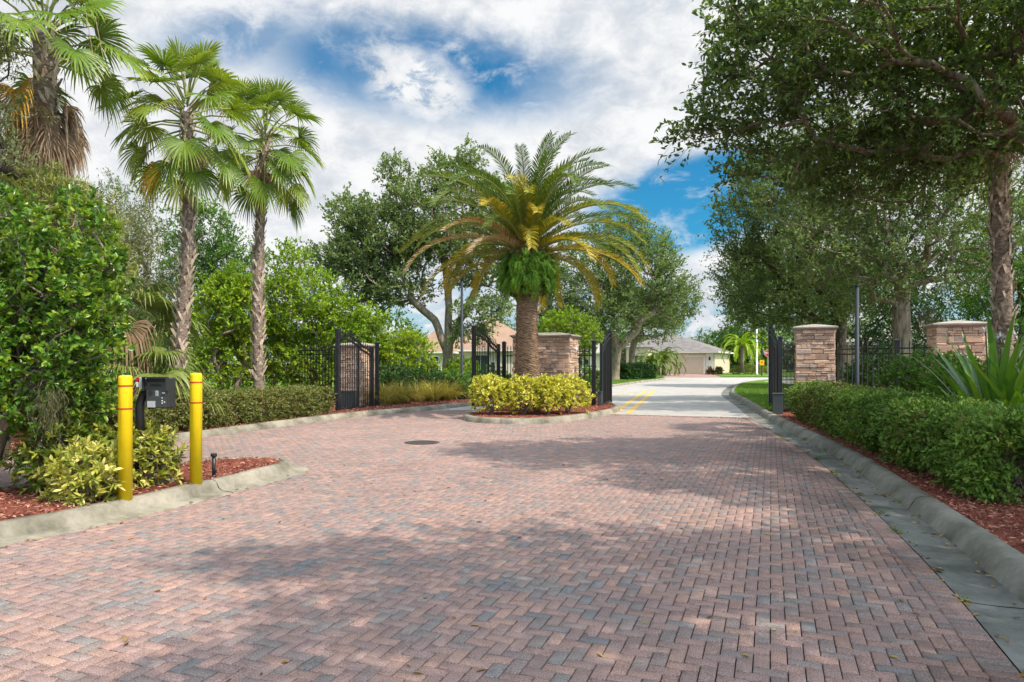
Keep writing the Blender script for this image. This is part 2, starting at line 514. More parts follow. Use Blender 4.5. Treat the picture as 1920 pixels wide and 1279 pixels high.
def grow(trunk, A, rng, step=0.45, rtip=0.008, rtrunk=0.25, skip=0.5, depth_w=0.25, flare=0.35):
    """branch skeleton: a trunk path plus the points its limbs have to reach"""
    T = [np.array(p, float) for p in trunk]
    pos, par, dep = [T[0]], [-1], [0.0]
    for a, b in zip(T[:-1], T[1:]):
        k = max(1, int(np.ceil(np.linalg.norm(b - a) / step)))
        for i in range(1, k + 1):
            pos.append(a + (b - a) * i / k + rng.normal(0, 0.02, 3) * (i < k))
            par.append(len(pos) - 2)
            dep.append(dep[-1] + np.linalg.norm(pos[-1] - pos[-2]))
    ntr = len(pos)
    first = int(ntr * skip)
    order = np.argsort(np.linalg.norm(A - T[-1], axis=1))
    PA = np.array(pos)
    DA = np.array(dep)
    ends = []
    for ai in order:
        a = A[ai]
        dd = np.linalg.norm(PA[first:] - a, axis=1)
        up = np.maximum(0, PA[first:, 2] - a[2]) * 0.5
        j = first + int(np.argmin(dd + depth_w * DA[first:] + up))
        p0 = PA[j]
        d = np.linalg.norm(a - p0)
        pd = p0 - PA[par[j]] if par[j] >= 0 else np.array([0, 0, 1.0])
        pd = pd / max(np.linalg.norm(pd), 1e-6)
        c = p0 + pd * d * 0.35 + np.array([0, 0, 0.08 * d])
        k = max(1, int(np.ceil(d / step)))
        new, npar, nd = [], [], []
        prev, pj, pdp = p0, j, DA[j]
        for i in range(1, k + 1):
            t = i / k
            q = p0 * (1 - t) ** 2 + c * 2 * t * (1 - t) + a * t * t
            if i < k:
                q = q + rng.normal(0, 0.07 * step, 3)
            new.append(q)
            npar.append(pj)
            pdp += np.linalg.norm(q - prev)
            nd.append(pdp)
            pj = len(par) + len(npar) - 1
            prev = q
        par += npar
        PA = np.vstack([PA, new])
        DA = np.concatenate([DA, nd])
        ends.append(len(par) - 1)
    N = len(par)
    cnt = np.zeros(N)
    cnt[ends] += 1
    par = np.array(par)
    for i in range(N - 1, 0, -1):
        cnt[par[i]] += cnt[i]
    e = math.log(rtrunk / rtip) / math.log(max(cnt.max(), 2))
    R = rtip * np.maximum(cnt, 1) ** e
    R[:ntr] = np.maximum(R[:ntr], rtrunk * np.linspace(1, 0.55, ntr))
    R[:ntr] *= 1 + flare * np.exp(-np.array(dep) / 0.35)
    idx = np.arange(1, N)
    R0 = np.minimum(R[par[idx]], R[idx] * 1.25)
    tr = idx < ntr
    R0[tr] = R[par[idx]][tr]
    return PA[par[idx]], PA[idx], R0, R[idx]


def sprays(A, rng, ctr, twigs=6, tlen=0.5, per=10, ln=0.09, wd=0.045, out=0.7, upb=0.3, sag=0.15, shape='quad', mode='twig', vbase=0.0, upn=0.8, vclump=0.4):
    """leafy twigs round clump centres"""
    A = np.asarray(A, float)
    nA = len(A)
    T = nA * twigs
    cl = np.repeat(rng.random(nA), twigs)
    base = np.repeat(A, twigs, 0)
    ctr = np.asarray(ctr, float)
    od = nrm(base - (ctr[None] if ctr.ndim == 1 else np.repeat(ctr, twigs, 0)))
    d = nrm(rng.normal(0, 1, (T, 3)) + od * out * 1.5 + np.array([0, 0, upb * 1.5]))
    L = tlen * rng.uniform(0.55, 1.25, T)
    st = base + rng.normal(0, tlen * 0.22, (T, 3))
    tw0, tw1 = st, st + d * L[:, None] - np.array([0, 0, 1.0]) * (sag * L ** 2 / max(tlen, 1e-3))[:, None]
    if mode == 'twig':
        t = (np.arange(per) + rng.uniform(0.1, 1.0, (T, per))) / per
        t = 0.12 + 0.88 * t
        pos = st[:, None] + d[:, None] * (L[:, None] * t)[..., None]
        pos[..., 2] -= sag * (L[:, None] * t) ** 2 / max(tlen, 1e-3)
        ax = d[:, None] * 0.55 + rng.normal(0, 0.65, (T, per, 3))
    else:
        e = nrm(np.cross(d, rng.normal(0, 1, (T, 3))))
        f = np.cross(d, e)
        an = (np.arange(per)[None] * 2.4 + rng.uniform(0, 6.28, (T, 1)))
        op = rng.uniform(0.35, 1.25, (T, per))
        ax = d[:, None] * np.cos(op)[..., None] + (e[:, None] * np.cos(an)[..., None] + f[:, None] * np.sin(an)[..., None]) * np.sin(op)[..., None]
        pos = np.repeat(tw1[:, None], per, 1) - d[:, None] * rng.uniform(0, 0.35, (T, per, 1)) * tlen
    n = T * per
    pos = pos.reshape(-1, 3)
    ax = ax.reshape(-1, 3)
    nr = rng.normal(0, 0.6, (n, 3)) + np.array([0, 0, upn]) + np.repeat(od, per, 0) * 0.4
    s = rng.uniform(0.65, 1.2, n)
    V, Fc, k = leaf_geo(pos, ax, nr, ln * s, wd * s, shape)
    v = vbase + vclump * np.repeat(cl, per) + (1 - vclump) * rng.random(n) ** 1.3
    return V, Fc, np.repeat(v, k), (tw0, tw1)


def blob_points(rng, n, ells, shell=0.55):
    """points inside a set of ellipsoids ((cx,cy,cz),(rx,ry,rz)), crowded towards the skin"""
    w = np.array([e[1][0] * e[1][1] * e[1][2] for e in ells]) ** 0.75
    k = rng.choice(len(ells), n, p=w / w.sum())
    d = nrm(rng.normal(0, 1, (n, 3)))
    r = rng.random(n) ** (1 / 3.0)
    r = shell + (1 - shell) * r
    r = np.where(rng.random(n) < 0.25, r * rng.random(n) ** 0.5, r)
    c = np.array([e[0] for e in ells])[k]
    rad = np.array([e[1] for e in ells])[k]
    return c + d * rad * r[:, None]


def wnoise(p, rng, scale, k=8):
    D = rng.normal(0, 1, (k, 3)) * scale
    ph = rng.uniform(0, 6.28, k)
    return np.sin(p @ D.T + ph).mean(1) * 1.6


def plant(name, label, cat, base, trunks, A, leaf, bark, rng, group=None, rtrunk=0.2, rtip=0.006, step=0.45, skip=0.5, ctr=None, twigs_r=0.003, trunk_name='trunk', crown_name='crown', sides=6, with_twigs=True, flare=0.35, depth_w=0.25, **sp):
    """tree or shrub: thing > trunk, crown"""
    base = np.array(base, float)
    t = thing(name, label, cat, tuple(base), group=group)
    A = np.asarray(A, float)
    if ctr is None:
        ctr = A.mean(0) - np.array([0, 0, 0.3 * np.ptp(A[:, 2])])
    V, Fc, v, (tw0, tw1) = sprays(A, rng, ctr, **sp)
    own = np.argmin(np.stack([np.linalg.norm(A[:, :2] - np.array(tr[-1])[:2], axis=1) for tr in trunks]), 0) if len(trunks) > 1 else np.zeros(len(A), int)
    VV, FF, off = [], [], 0
    for i, tr in enumerate(trunks):
        Ai = A[own == i]
        if len(Ai) == 0:
            continue
        E = grow(tr, Ai, rng, step, rtip, rtrunk, skip, depth_w, flare)
        big = E[2] > 0.05
        for msk, sd in ((big, 10), (~big, sides if sides < 6 else 5)):
            if msk.any():
                a, b = tubes_geo(*(x[msk] for x in E), sides=sd)
                VV.append(a); FF.append(b + off); off += len(a)
        jm = E[3] > 0.022
        if jm.any():
            a, b = balls_geo(E[1][jm], E[3][jm] * 1.0)
            VV.append(a); FF.append(b + off); off += len(a)
    if with_twigs:
        a, b = tubes_geo(tw0, tw1, np.full(len(tw0), twigs_r), np.full(len(tw0), twigs_r * 0.5), 3)
        VV.append(a); FF.append(b + off); off += len(a)
    tm = np_mesh(trunk_name, np.vstack(VV) - base, np.vstack(FF), M[bark], smooth=True)
    link(trunk_name, tm, t)
    cm = np_mesh(crown_name, V - base, Fc, M[leaf], v=v)
    link(crown_name, cm, t)
    return t


# ------------------------------------------------------------------ line helpers
def resample(pts, step):
    p = np.array([(q[0], q[1]) for q in pts], float)
    # Catmull-Rom
    out = []
    n = len(p)
    for i in range(n - 1):
        p0, p1, p2, p3 = p[max(i - 1, 0)], p[i], p[i + 1], p[min(i + 2, n - 1)]
        k = max(1, int(np.linalg.norm(p2 - p1) / step))
        for j in range(k):
            t = j / k
            out.append(0.5 * ((2 * p1) + (-p0 + p2) * t + (2 * p0 - 5 * p1 + 4 * p2 - p3) * t * t + (-p0 + 3 * p1 - 3 * p2 + p3) * t ** 3))
    out.append(p[-1])
    return np.array(out)


def normals2(L, closed=False):
    if closed:
        d = np.roll(L, -1, 0) - np.roll(L, 1, 0)
    else:
        d = np.gradient(L, axis=0)
    d = d / np.linalg.norm(d, axis=1, keepdims=True)
    return np.stack([d[:, 1], -d[:, 0]], 1)            # to the right of travel


def sweep(name, L, prof, mat, closed=False, side=1.0, rough=0.0, rng=None, smooth=True, joint=0.0):
    """profile (offset, z) carried along a line"""
    gaps = set()
    if joint:
        d = np.concatenate([[0], np.cumsum(np.linalg.norm(np.diff(L, axis=0), axis=1))])
        js = np.arange(joint * .6, d[-1] - .3, joint)
        sp = np.sort(np.concatenate([d[np.min(np.abs(d[:, None] - js[None]), 1) > .03], js - .006, js + .006]))
        L = np.column_stack([np.interp(sp, d, L[:, 0]), np.interp(sp, d, L[:, 1])])
        gaps = set(np.searchsorted(sp, js - .0061))
    N = normals2(L, closed) * side
    rows = [np.column_stack([L + N * o, np.full(len(L), z)]) for o, z in prof]
    V = np.stack(rows, 1)
    if rough and rng is not None:
        V = V + rng.normal(0, rough, V.shape) * np.array([1, 1, 0.7])
    n, k = V.shape[:2]
    fs = []
    m = n if closed else n - 1
    for i in range(m):
        i2 = (i + 1) % n
        if i in gaps:
            continue
        for j in range(k - 1):
            q = [i * k + j, i * k + j + 1, i2 * k + j + 1, i2 * k + j]
            fs.append(q if side > 0 else q[::-1])
    me = np_mesh(name, V.reshape(-1, 3), np.array(fs)[:, ::-1], mat, smooth=smooth)
    return link(name, me, kind='structure')


def strip(name, A, B, z, mat, nx=1, kind='structure'):
    """sheet between two lines of equal length"""
    rows = [np.column_stack([A + (B - A) * j / nx, np.full(len(A), z)]) for j in range(nx + 1)]
    V = np.stack(rows, 1)
    n, k = V.shape[:2]
    fs = [[i * k + j, i * k + j + 1, (i + 1) * k + j + 1, (i + 1) * k + j] for i in range(n - 1) for j in range(k - 1)]
    return link(name, np_mesh(name, V.reshape(-1, 3), fs, mat), kind=kind)


def even(L, n):
    d = np.concatenate([[0], np.cumsum(np.linalg.norm(np.diff(L, axis=0), axis=1))])
    s = np.linspace(0, d[-1], n)
    return np.column_stack([np.interp(s, d, L[:, 0]), np.interp(s, d, L[:, 1])])


def polygon(name, pts, z, mat, mound=0.0, rng=None, kind='structure', cell=0.25):
    """filled outline, gridded so it can be uneven"""
    pts = np.asarray(pts)
    lo, hi = pts.min(0), pts.max(0)
    import bmesh
    bm = bmesh.new()
    vs = [bm.verts.new((x, y, z)) for x, y in pts]
    f = bm.faces.new(vs)
    bmesh.ops.triangulate(bm, faces=[f])
    if f.normal.z < 0 if f.is_valid else False:
        pass
    if mound:
        n = 0
        bmesh.ops.subdivide_edges(bm, edges=[e for e in bm.edges if not e.is_boundary], cuts=3, use_grid_fill=True)
        bmesh.ops.triangulate(bm, faces=bm.faces[:])
        for v in bm.verts:
            if not v.is_boundary:
                v.co.z += mound * rng.uniform(0.5, 1.0)
    bmesh.ops.recalc_face_normals(bm, faces=bm.faces[:])
    if sum(f.normal.z for f in bm.faces) < 0:
        bmesh.ops.reverse_faces(bm, faces=bm.faces[:])
    me = bpy.data.meshes.new(name)
    bm.to_mesh(me)
    bm.free()
    me.materials.append(mat)
    return link(name, me, kind=kind)


def inside(pts, poly):
    x, y = pts[:, 0], pts[:, 1]
    c = np.zeros(len(pts), bool)
    n = len(poly)
    j = n - 1
    for i in range(n):
        xi, yi, xj, yj = poly[i][0], poly[i][1], poly[j][0], poly[j][1]
        c ^= ((yi > y) != (yj > y)) & (x < (xj - xi) * (y - yi) / (yj - yi + 1e-12) + xi)
        j = i
    return c


def dist_line(pts, L):
    best = np.full(len(pts), 1e9)
    for a, b in zip(L[:-1], L[1:]):
        d = b - a
        t = np.clip(((pts - a) @ d) / (d @ d), 0, 1)
        best = np.minimum(best, np.linalg.norm(pts - (a + t[:, None] * d), axis=1))
    return best

# ================================================================== CAMERA, LIGHT, SKY
cam = bpy.data.cameras.new('camera')
cam.lens = 36.0 * F / 1920.0
cam.sensor_width = 36.0
cam.shift_y = (HY - 639.5) / 1920.0
cam.clip_start, cam.clip_end = 0.1, 3000
co = bpy.data.objects.new('camera', cam)
COL.objects.link(co)
co.location = (0, 0, EYE)
co.rotation_euler = (pi / 2, 0, 0)
scn.camera = co

SUN_EL = radians(54)
sx, sy = 0.82, -0.57
sv = np.array([cos(SUN_EL) * sx, cos(SUN_EL) * sy, sin(SUN_EL)])
sv /= np.linalg.norm(sv)
sl = bpy.data.lights.new('sun', 'SUN')
sl.energy = 4.4
sl.angle = radians(0.6)
sl.color = (1.0, 0.89, 0.74)
so = bpy.data.objects.new('sun', sl)
COL.objects.link(so)
from mathutils import Vector
so.rotation_euler = Vector(sv).to_track_quat('Z', 'Y').to_euler()
so.location = (20, -10, 40)


def build_sky():
    w = bpy.data.worlds.new('World')
    scn.world = w
    w.use_nodes = True
    t = w.node_tree
    t.nodes.clear()
    N = lambda k, **kw: _node(t, k, kw)

    def _node(t, k, kw):
        nd = t.nodes.new(k)
        for a, v in kw.items():
            setattr(nd, a, v)
        return nd

    def math_(op, a, b=None, c=None, clamp=False):
        nd = t.nodes.new('ShaderNodeMath')
        nd.operation = op
        nd.use_clamp = clamp
        for i, x in enumerate((a, b, c)):
            if x is None:
                continue
            if hasattr(x, 'links'):
                t.links.new(x, nd.inputs[i])
            else:
                nd.inputs[i].default_value = x
        return nd.outputs[0]

    def mixc(a, b, f):
        nd = t.nodes.new('ShaderNodeMix')
        nd.data_type = 'RGBA'
        for s_, x in ((nd.inputs[6], a), (nd.inputs[7], b), (nd.inputs[0], f)):
            if hasattr(x, 'links'):
                t.links.new(x, s_)
            elif isinstance(x, (int, float)):
                s_.default_value = x
            else:
                s_.default_value = (x[0], x[1], x[2], 1)
        return nd.outputs[2]

    def smooth(x, a, b):
        nd = t.nodes.new('ShaderNodeMapRange')
        nd.interpolation_type = 'SMOOTHSTEP'
        t.links.new(x, nd.inputs[0])
        nd.inputs[1].default_value = a
        nd.inputs[2].default_value = b
        return nd.outputs[0]

    sky = N('ShaderNodeTexSky')
    sky.sky_type = 'NISHITA'
    sky.sun_disc = False
    sky.sun_elevation = SUN_EL
    sky.sun_rotation = atan2(sx, sy)
    tc = N('ShaderNodeTexCoord')
    sep = N('ShaderNodeSeparateXYZ')
    t.links.new(tc.outputs['Generated'], sep.inputs[0])
    X, Y, Z = sep.outputs
    deg = 180 / pi
    az = math_('MULTIPLY', math_('ARCTAN2', X, Y), deg)
    el = math_('MULTIPLY', math_('ARCSINE', Z), deg)
    # cloud deck: the direction met with a plane overhead
    zz = math_('ADD', math_('MAXIMUM', Z, 0.0), 0.16)
    u = math_('DIVIDE', X, zz)
    v = math_('DIVIDE', Y, zz)
    cv = N('ShaderNodeCombineXYZ')
    t.links.new(u, cv.inputs[0])
    t.links.new(v, cv.inputs[1])

    def noise(scale, detail, rough, vec=None, dist=0.0):
        nd = t.nodes.new('ShaderNodeTexNoise')
        nd.inputs['Scale'].default_value = scale
        nd.inputs['Detail'].default_value = detail
        nd.inputs['Roughness'].default_value = rough
        nd.inputs['Distortion'].default_value = dist
        t.links.new(vec if vec is not None else cv.outputs[0], nd.inputs['Vector'])
        return nd.outputs['Fac']

    av = N('ShaderNodeCombineXYZ')
    t.links.new(math_('MULTIPLY', az, 0.1), av.inputs[0])
    t.links.new(math_('MULTIPLY', el, 0.16), av.inputs[1])
    n_big = noise(1.1, 7, 0.6, av.outputs[0], 0.6)
    n_mid = noise(2.6, 8, 0.62, av.outputs[0], 0.4)
    n_fine = noise(3.6, 10, 0.66, av.outputs[0], 0.35)
    n_soft = noise(0.55, 4, 0.5, av.outputs[0])
    n_deck = noise(1.3, 8, 0.6, None, 0.3)
    wob = math_('MULTIPLY', math_('SUBTRACT', n_big, 0.5), 5.0)
    wob2 = math_('ADD', math_('MULTIPLY', math_('SUBTRACT', n_mid, 0.5), 3.2), math_('MULTIPLY', math_('SUBTRACT', n_fine, 0.5), 3.4))

    def hole(a0, e0, ra, re, tilt, soft=0.55, wb=1.0):
        ca, sa = cos(radians(tilt)), sin(radians(tilt))
        da = math_('ADD', math_('SUBTRACT', az, a0), math_('MULTIPLY', wob, wb))
        de = math_('ADD', math_('SUBTRACT', el, e0), math_('MULTIPLY', wob2, wb * 0.6))
        p = math_('DIVIDE', math_('ADD', math_('MULTIPLY', da, ca), math_('MULTIPLY', de, sa)), ra)
        q = math_('DIVIDE', math_('SUBTRACT', math_('MULTIPLY', de, ca), math_('MULTIPLY', da, sa)), re)
        r = math_('SQRT', math_('ADD', math_('MULTIPLY', p, p), math_('MULTIPLY', q, q)))
        return math_('SUBTRACT', 1.0, smooth(r, 1.0 - soft, 1.0 + soft * 0.5))

    A = hole(-7.5, 22.6, 14.5, 3.7, -4, 0.6)
    A2 = hole(-21, 23.6, 7, 2.0, 12, 0.7)
    puff = math_('MULTIPLY', hole(-8.4, 22.2, 5.2, 2.3, -16, 0.9, 0.8), math_('ADD', 0.45, math_('MULTIPLY', smooth(n_fine, 0.36, 0.58), 0.9)))
    B = hole(15.2, 12.6, 10.2, 4.0, 10, 0.3, 0.5)
    C = hole(30, 24, 9, 5, 0, 0.8)
    blue = math_('MAXIMUM', math_('MAXIMUM', math_('SUBTRACT', A, math_('MULTIPLY', puff, 1.15)), math_('MULTIPLY', A2, 0.75)), B)
    # elsewhere: broken deck round the rest of the dome
    seen = math_('MULTIPLY', smooth(math_('ABSOLUTE', az), 50, 80), 1.0)
    rest = math_('MULTIPLY', math_('SUBTRACT', 1.0, smooth(n_deck, 0.42, 0.58)), math_('MAXIMUM', seen, smooth(el, 32, 45)))
    low = math_('MULTIPLY', math_('MULTIPLY', smooth(n_mid, 0.46, 0.62), math_('SUBTRACT', 1.0, smooth(el, 5.0, 9.0))), 0.55)
    blue = math_('MAXIMUM', math_('MAXIMUM', blue, rest), low, clamp=True)
    wisp = math_('MULTIPLY', smooth(n_mid, 0.50, 0.72), 0.55)
    blue = math_('MULTIPLY', math_('MAXIMUM', blue, 0.0), math_('SUBTRACT', 1.0, wisp))
    # clear sky: the physical sky, deepened the way a polarised wide lens shows it
    mulc = t.nodes.new('ShaderNodeMix')
    mulc.data_type = 'RGBA'
    mulc.blend_type = 'MULTIPLY'
    mulc.inputs[0].default_value = 1.0
    t.links.new(sky.outputs[0], mulc.inputs[6])
    mulc.inputs[7].default_value = (0.17, 0.80, 1.06, 1)
    clear = mulc.outputs[2]
    g = smooth(math_('ADD', math_('ADD', math_('MULTIPLY', n_big, 0.34), math_('MULTIPLY', n_soft, 0.30)), math_('MULTIPLY', n_fine, 0.30)), 0.37, 0.53)
    cloud = mixc((5.1, 5.5, 6.0), (7.6, 7.65, 7.7), g)
    lowtint = math_('MULTIPLY', math_('SUBTRACT', 1.0, smooth(el, 2.0, 8.0)), 0.6)
    cloud = mixc(cloud, (3.3, 4.3, 5.4), math_('MULTIPLY', lowtint, smooth(n_mid, 0.42, 0.6)))
    # cloud out of view near the sun, overhead and behind, brightened as added fill
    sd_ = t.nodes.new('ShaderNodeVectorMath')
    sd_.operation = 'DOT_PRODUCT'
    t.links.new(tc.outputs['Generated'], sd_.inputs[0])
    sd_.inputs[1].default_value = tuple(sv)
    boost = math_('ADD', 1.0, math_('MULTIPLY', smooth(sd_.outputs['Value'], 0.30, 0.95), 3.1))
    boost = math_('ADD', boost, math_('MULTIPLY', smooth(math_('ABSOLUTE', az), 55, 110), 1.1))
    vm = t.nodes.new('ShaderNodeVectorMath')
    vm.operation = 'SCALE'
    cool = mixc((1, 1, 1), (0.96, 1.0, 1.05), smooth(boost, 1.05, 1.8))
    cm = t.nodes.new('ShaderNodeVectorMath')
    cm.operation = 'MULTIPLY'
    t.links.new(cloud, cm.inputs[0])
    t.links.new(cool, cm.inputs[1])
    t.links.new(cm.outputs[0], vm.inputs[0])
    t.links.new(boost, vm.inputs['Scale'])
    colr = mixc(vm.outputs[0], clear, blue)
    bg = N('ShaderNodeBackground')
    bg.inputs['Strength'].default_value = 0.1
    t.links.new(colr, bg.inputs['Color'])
    out = N('ShaderNodeOutputWorld')
    t.links.new(bg.outputs[0], out.inputs['Surface'])


build_sky()

# ================================================================== GROUND AND ROADS
rs = np.random.default_rng(7)
E_R = resample([(0.2, -3.0), (1.25, 0.0), (2.45, 3.32), (2.94, 4.69), (3.51, 6.5), (4.13, 8.67), (4.85, 11.34), (6.49, 18.9), (7.55, 23.2),
                (8.68, 27.9), (9.75, 32.3), (11.8, 38.5), (14.6, 46), (17.4, 52), (21.0, 57.5), (26, 60.3), (35, 61.2), (75, 61.5)], 0.35)
E_L = resample([(-12.0, -1.0), (-10.2, 4.5), (-8.3, 9.5), (-6.5, 12.95), (-5.85, 14.8), (-5.3, 16.5), (-4.65, 18.3), (-3.7, 20.1), (-2.75, 21.5), (-1.5, 23.9),
                (0.3, 28), (3, 35), (6.2, 42.8), (9.9, 52.5), (13.2, 60.5), (13.9, 64.0), (12.5, 67)], 0.35)
ISL_L = resample([(-7.3, -2.0), (-5.75, 2.0), (-4.85, 4.2), (-4.19, 5.67), (-3.88, 6.2), (-3.58, 6.95), (-3.3, 7.75), (-3.12, 8.3), (-2.95, 8.95), (-2.85, 9.45),
                  (-2.95, 9.95), (-3.35, 10.3), (-3.9, 10.35), (-4.6, 10.0), (-5.25, 9.0), (-6.1, 7.2), (-7.2, 4.5), (-9.0, 0.0), (-9.6, -2.0)], 0.12)
ISL_L = np.vstack([ISL_L, ISL_L[:1]])
isl_c = [(-1.32, 18.3), (-1.05, 17.5), (-.46, 17.05), (.26, 16.9), (1.05, 17.35), (2.0, 18.5), (2.75, 19.9), (3.2, 21.0), (3.45, 22.2), (3.5, 24), (3.5, 26.5), (3.3, 28.3), (2.9, 28.8),
         (2.2, 28.0), (1.1, 25.5), (0.2, 23.7), (-.6, 21.7), (-1.15, 19.8), (-1.32, 18.3)]
ISL_C = resample(isl_c, 0.12)[:-1]

g = MB()
g.add([(-400, -60, -0.05), (400, -60, -0.05), (400, 700, -0.05), (-400, 700, -0.05)], [[0, 1, 2, 3]])
g.build('ground', M['earth'], kind='structure')
g = MB()
g.add([(-14, -4, -0.014), (9, -4, -0.014), (9, 26, -0.014), (-14, 26, -0.014)], [[0, 1, 2, 3]])
g.build('paver_bed', M['sand'], kind='structure')

PAL = np.array([1.0, .985, .93]) * np.array([(.37, .258, .242), (.40, .27, .24), (.345, .25, .24), (.33, .24, .235), (.31, .25, .245), (.43, .295, .26), (.285, .245, .24)])
PW = np.array([.22, .15, .18, .16, .14, .06, .09])
GREYS = np.array([(.30, .27, .258), (.28, .26, .255), (.26, .248, .25), (.315, .275, .258)])


def build_pavers():
    a, gap, ch = 0.081, 0.0058, 0.0030
    org = np.array([3.1, 20.1])
    s2, r2 = SD[:2], RD[:2]
    ii, jj = np.meshgrid(np.arange(-245, 90), np.arange(-320, 0))
    ii, jj = ii.ravel(), jj.ravel()
    k = (ii - jj) % 4
    hz = k == 0
    vt = k == 3
    cu = np.concatenate([ii[hz] + 1.0, ii[vt] + 0.5]) * a
    cw = np.concatenate([jj[hz] + 0.5, jj[vt] + 1.0]) * a
    hu = np.concatenate([np.full(hz.sum(), a), np.full(vt.sum(), a / 2)])
    hw = np.concatenate([np.full(hz.sum(), a / 2), np.full(vt.sum(), a)])
    c = org + cu[:, None] * s2 + cw[:, None] * r2
    keep = (c[:, 1] > -2.5) & (np.abs(c[:, 0]) < 0.85 * np.maximum(c[:, 1], 0) + 4.0) & (cw < -0.27)
    ER2 = E_R[E_R[:, 1] < 30]
    EL2 = E_L[E_L[:, 1] < 30]
    poly = np.vstack([ER2, EL2[::-1]])
    c, hu, hw = c[keep], hu[keep], hw[keep]
    m = inside(c, poly)
    c, hu, hw = c[m], hu[m], hw[m]
    dr = dist_line(c, ER2)
    m = (dr > 0.09) & ~inside(c, ISL_L) & ~inside(c, ISL_C)
    c, hu, hw = c[m], hu[m], hw[m]
    U = np.repeat(s2[None], len(c), 0)
    W = np.repeat(r2[None], len(c), 0)
    z = np.full(len(c), -0.001)
    # soldier courses: along the gutter, the far end and the left islands
    def course(L, side, off, zz, ln=0.16):
        L = resample(L, 0.02) if len(L) < 40 else L
        d = np.concatenate([[0], np.cumsum(np.linalg.norm(np.diff(L, axis=0), axis=1))])
        n = int(d[-1] / a)
        sC = (np.arange(n) + 0.5) * a
        px = np.column_stack([np.interp(sC, d, L[:, 0]), np.interp(sC, d, L[:, 1])])
        p2 = np.column_stack([np.interp(sC + .05, d, L[:, 0]), np.interp(sC + .05, d, L[:, 1])])
        t = nrm(p2 - px)
        nn = np.stack([t[:, 1], -t[:, 0]], 1) * side
        return px + nn * off, nn, t, np.full(n, ln / 2), np.full(n, a / 2), np.full(n, zz)
    parts = [(c, U, W, hu, hw, z), course(ER2[ER2[:, 1] < 18.9], -1, 0.085, 0.0050),
             course(np.array([org - s2 * 6.5, org + s2 * 3.4]), 1, 0.085, 0.0060)]
    lk = np.argmin(np.abs(ISL_L[:, 1] - 0.0))
    c, U, W, hu, hw, z = (np.concatenate([p[i] for p in parts]) for i in range(6))
    n = len(c)
    z = z + rs.normal(0, 0.0011, n)
    tilt = rs.normal(0, 0.006, (n, 2))
    col = 1.10 * PAL[rs.choice(len(PAL), n, p=PW / PW.sum())] * rs.uniform(0.93, 1.07, (n, 1))
    c3 = np.column_stack([c, np.zeros(n)])
    low = wnoise(c3, np.random.default_rng(5), 0.55)
    cl = wnoise(c3, np.random.default_rng(8), 1.6) + .5 * wnoise(c3, np.random.default_rng(9), 4.0)
    gsel = rs.random(n) < np.clip(.05 + .24 * np.clip(cl, 0, 1.5) ** 1.6, 0, .5)
    col[gsel] = GREYS[rs.integers(0, 4, gsel.sum())] * rs.uniform(.9, 1.1, (gsel.sum(), 1))
    col = col * (1 + 0.07 * low[:, None] * np.array([1.0, 0.75, 0.6]))
    # grime that has spread from the gutter over the outer courses, and oil marks down the lane
    dg = dist_line(c, ER2)
    gr = np.clip((1.25 - dg) / 1.25, 0, 1) * np.clip(.25 + 1.1 * wnoise(c3, np.random.default_rng(15), 2.2) + .5 * wnoise(c3, np.random.default_rng(16), 6.0), 0, 1)
    ln_ = c @ s2 - org @ s2
    tr_ = sum(np.exp(-((ln_ + q) / .28) ** 2) for q in (-1.0, .75)) * np.clip(.3 + wnoise(c3, np.random.default_rng(17), .9), 0, 1)
    col = col * (1 - .42 * gr - .10 * tr_)[:, None]
    V = []
    for e, dz in ((0.0, -0.016), (0.0, -ch), (ch, 0.0)):
        for su, sw in ((-1, -1), (1, -1), (1, 1), (-1, 1)):
            p = c + U * (su * (hu - gap / 2 - e))[:, None] + W * (sw * (hw - gap / 2 - e))[:, None]
            zz = z + dz + tilt[:, 0] * su * hu + tilt[:, 1] * sw * hw
            V.append(np.column_stack([p, zz]))
    V = np.stack(V, 1)
    b = np.arange(n)[:, None, None] * 12
    q = np.array([[8, 9, 10, 11]] + [[r * 4 + i, r * 4 + (i + 1) % 4, (r + 1) * 4 + (i + 1) % 4, (r + 1) * 4 + i] for r in (0, 1) for i in range(4)])
    Fc = (b + q[None]).reshape(-1, 4)
    me = np_mesh('brick_road', V.reshape(-1, 3), Fc, M['brick'], col=np.repeat(col, 9, 0))
    link('brick_road', me, kind='structure')


build_pavers()

# concrete carriageway beyond the bricks, cross street
i0 = np.argmin(np.abs(E_R[:, 1] - 18.85))
iL = np.argmin(np.abs(E_L[:, 1] - 21.9))
ra = even(E_R[i0:np.argmin(np.abs(E_R[:, 0] - 22.0))], 90)
la = even(E_L[iL:np.argmin(np.abs(E_L[:, 1] - 64.0))], 90)
strip('concrete_road', la, ra, -0.001, M['concrete'], 6)
far = even(np.array([(8.0, 70.6), (75, 70.6)]), 60)
near = even(np.vstack([[(8.0, 62.0)], la[-1:] + 0.2, ra[-1:] - np.array([0.3, 0.2]), E_R[E_R[:, 0] > 23][::8]]), 60)
strip('cross_street', near, far, -0.005, M['concrete'])
rk = np.random.default_rng(3)
sweep('gutter', E_R, [(0.0, 0.003), (0.2, -0.006), (0.36, -0.004)], M['gutter'], joint=3.0)
sweep('kerb', E_R, [(0.35, -0.03), (0.365, 0.01), (0.40, 0.06), (0.435, 0.115), (0.48, 0.136), (0.58, 0.14), (0.61, 0.09)], M['kerb_green'], rough=0.0025, rng=rk, joint=3.0)
sweep('kerb', E_L, [(0.0, -0.02), (0.015, 0.03), (0.05, 0.10), (0.10, 0.132), (0.19, 0.135), (0.21, 0.08)], M['kerb'], side=-1, rough=0.002, rng=rk, joint=3.0)
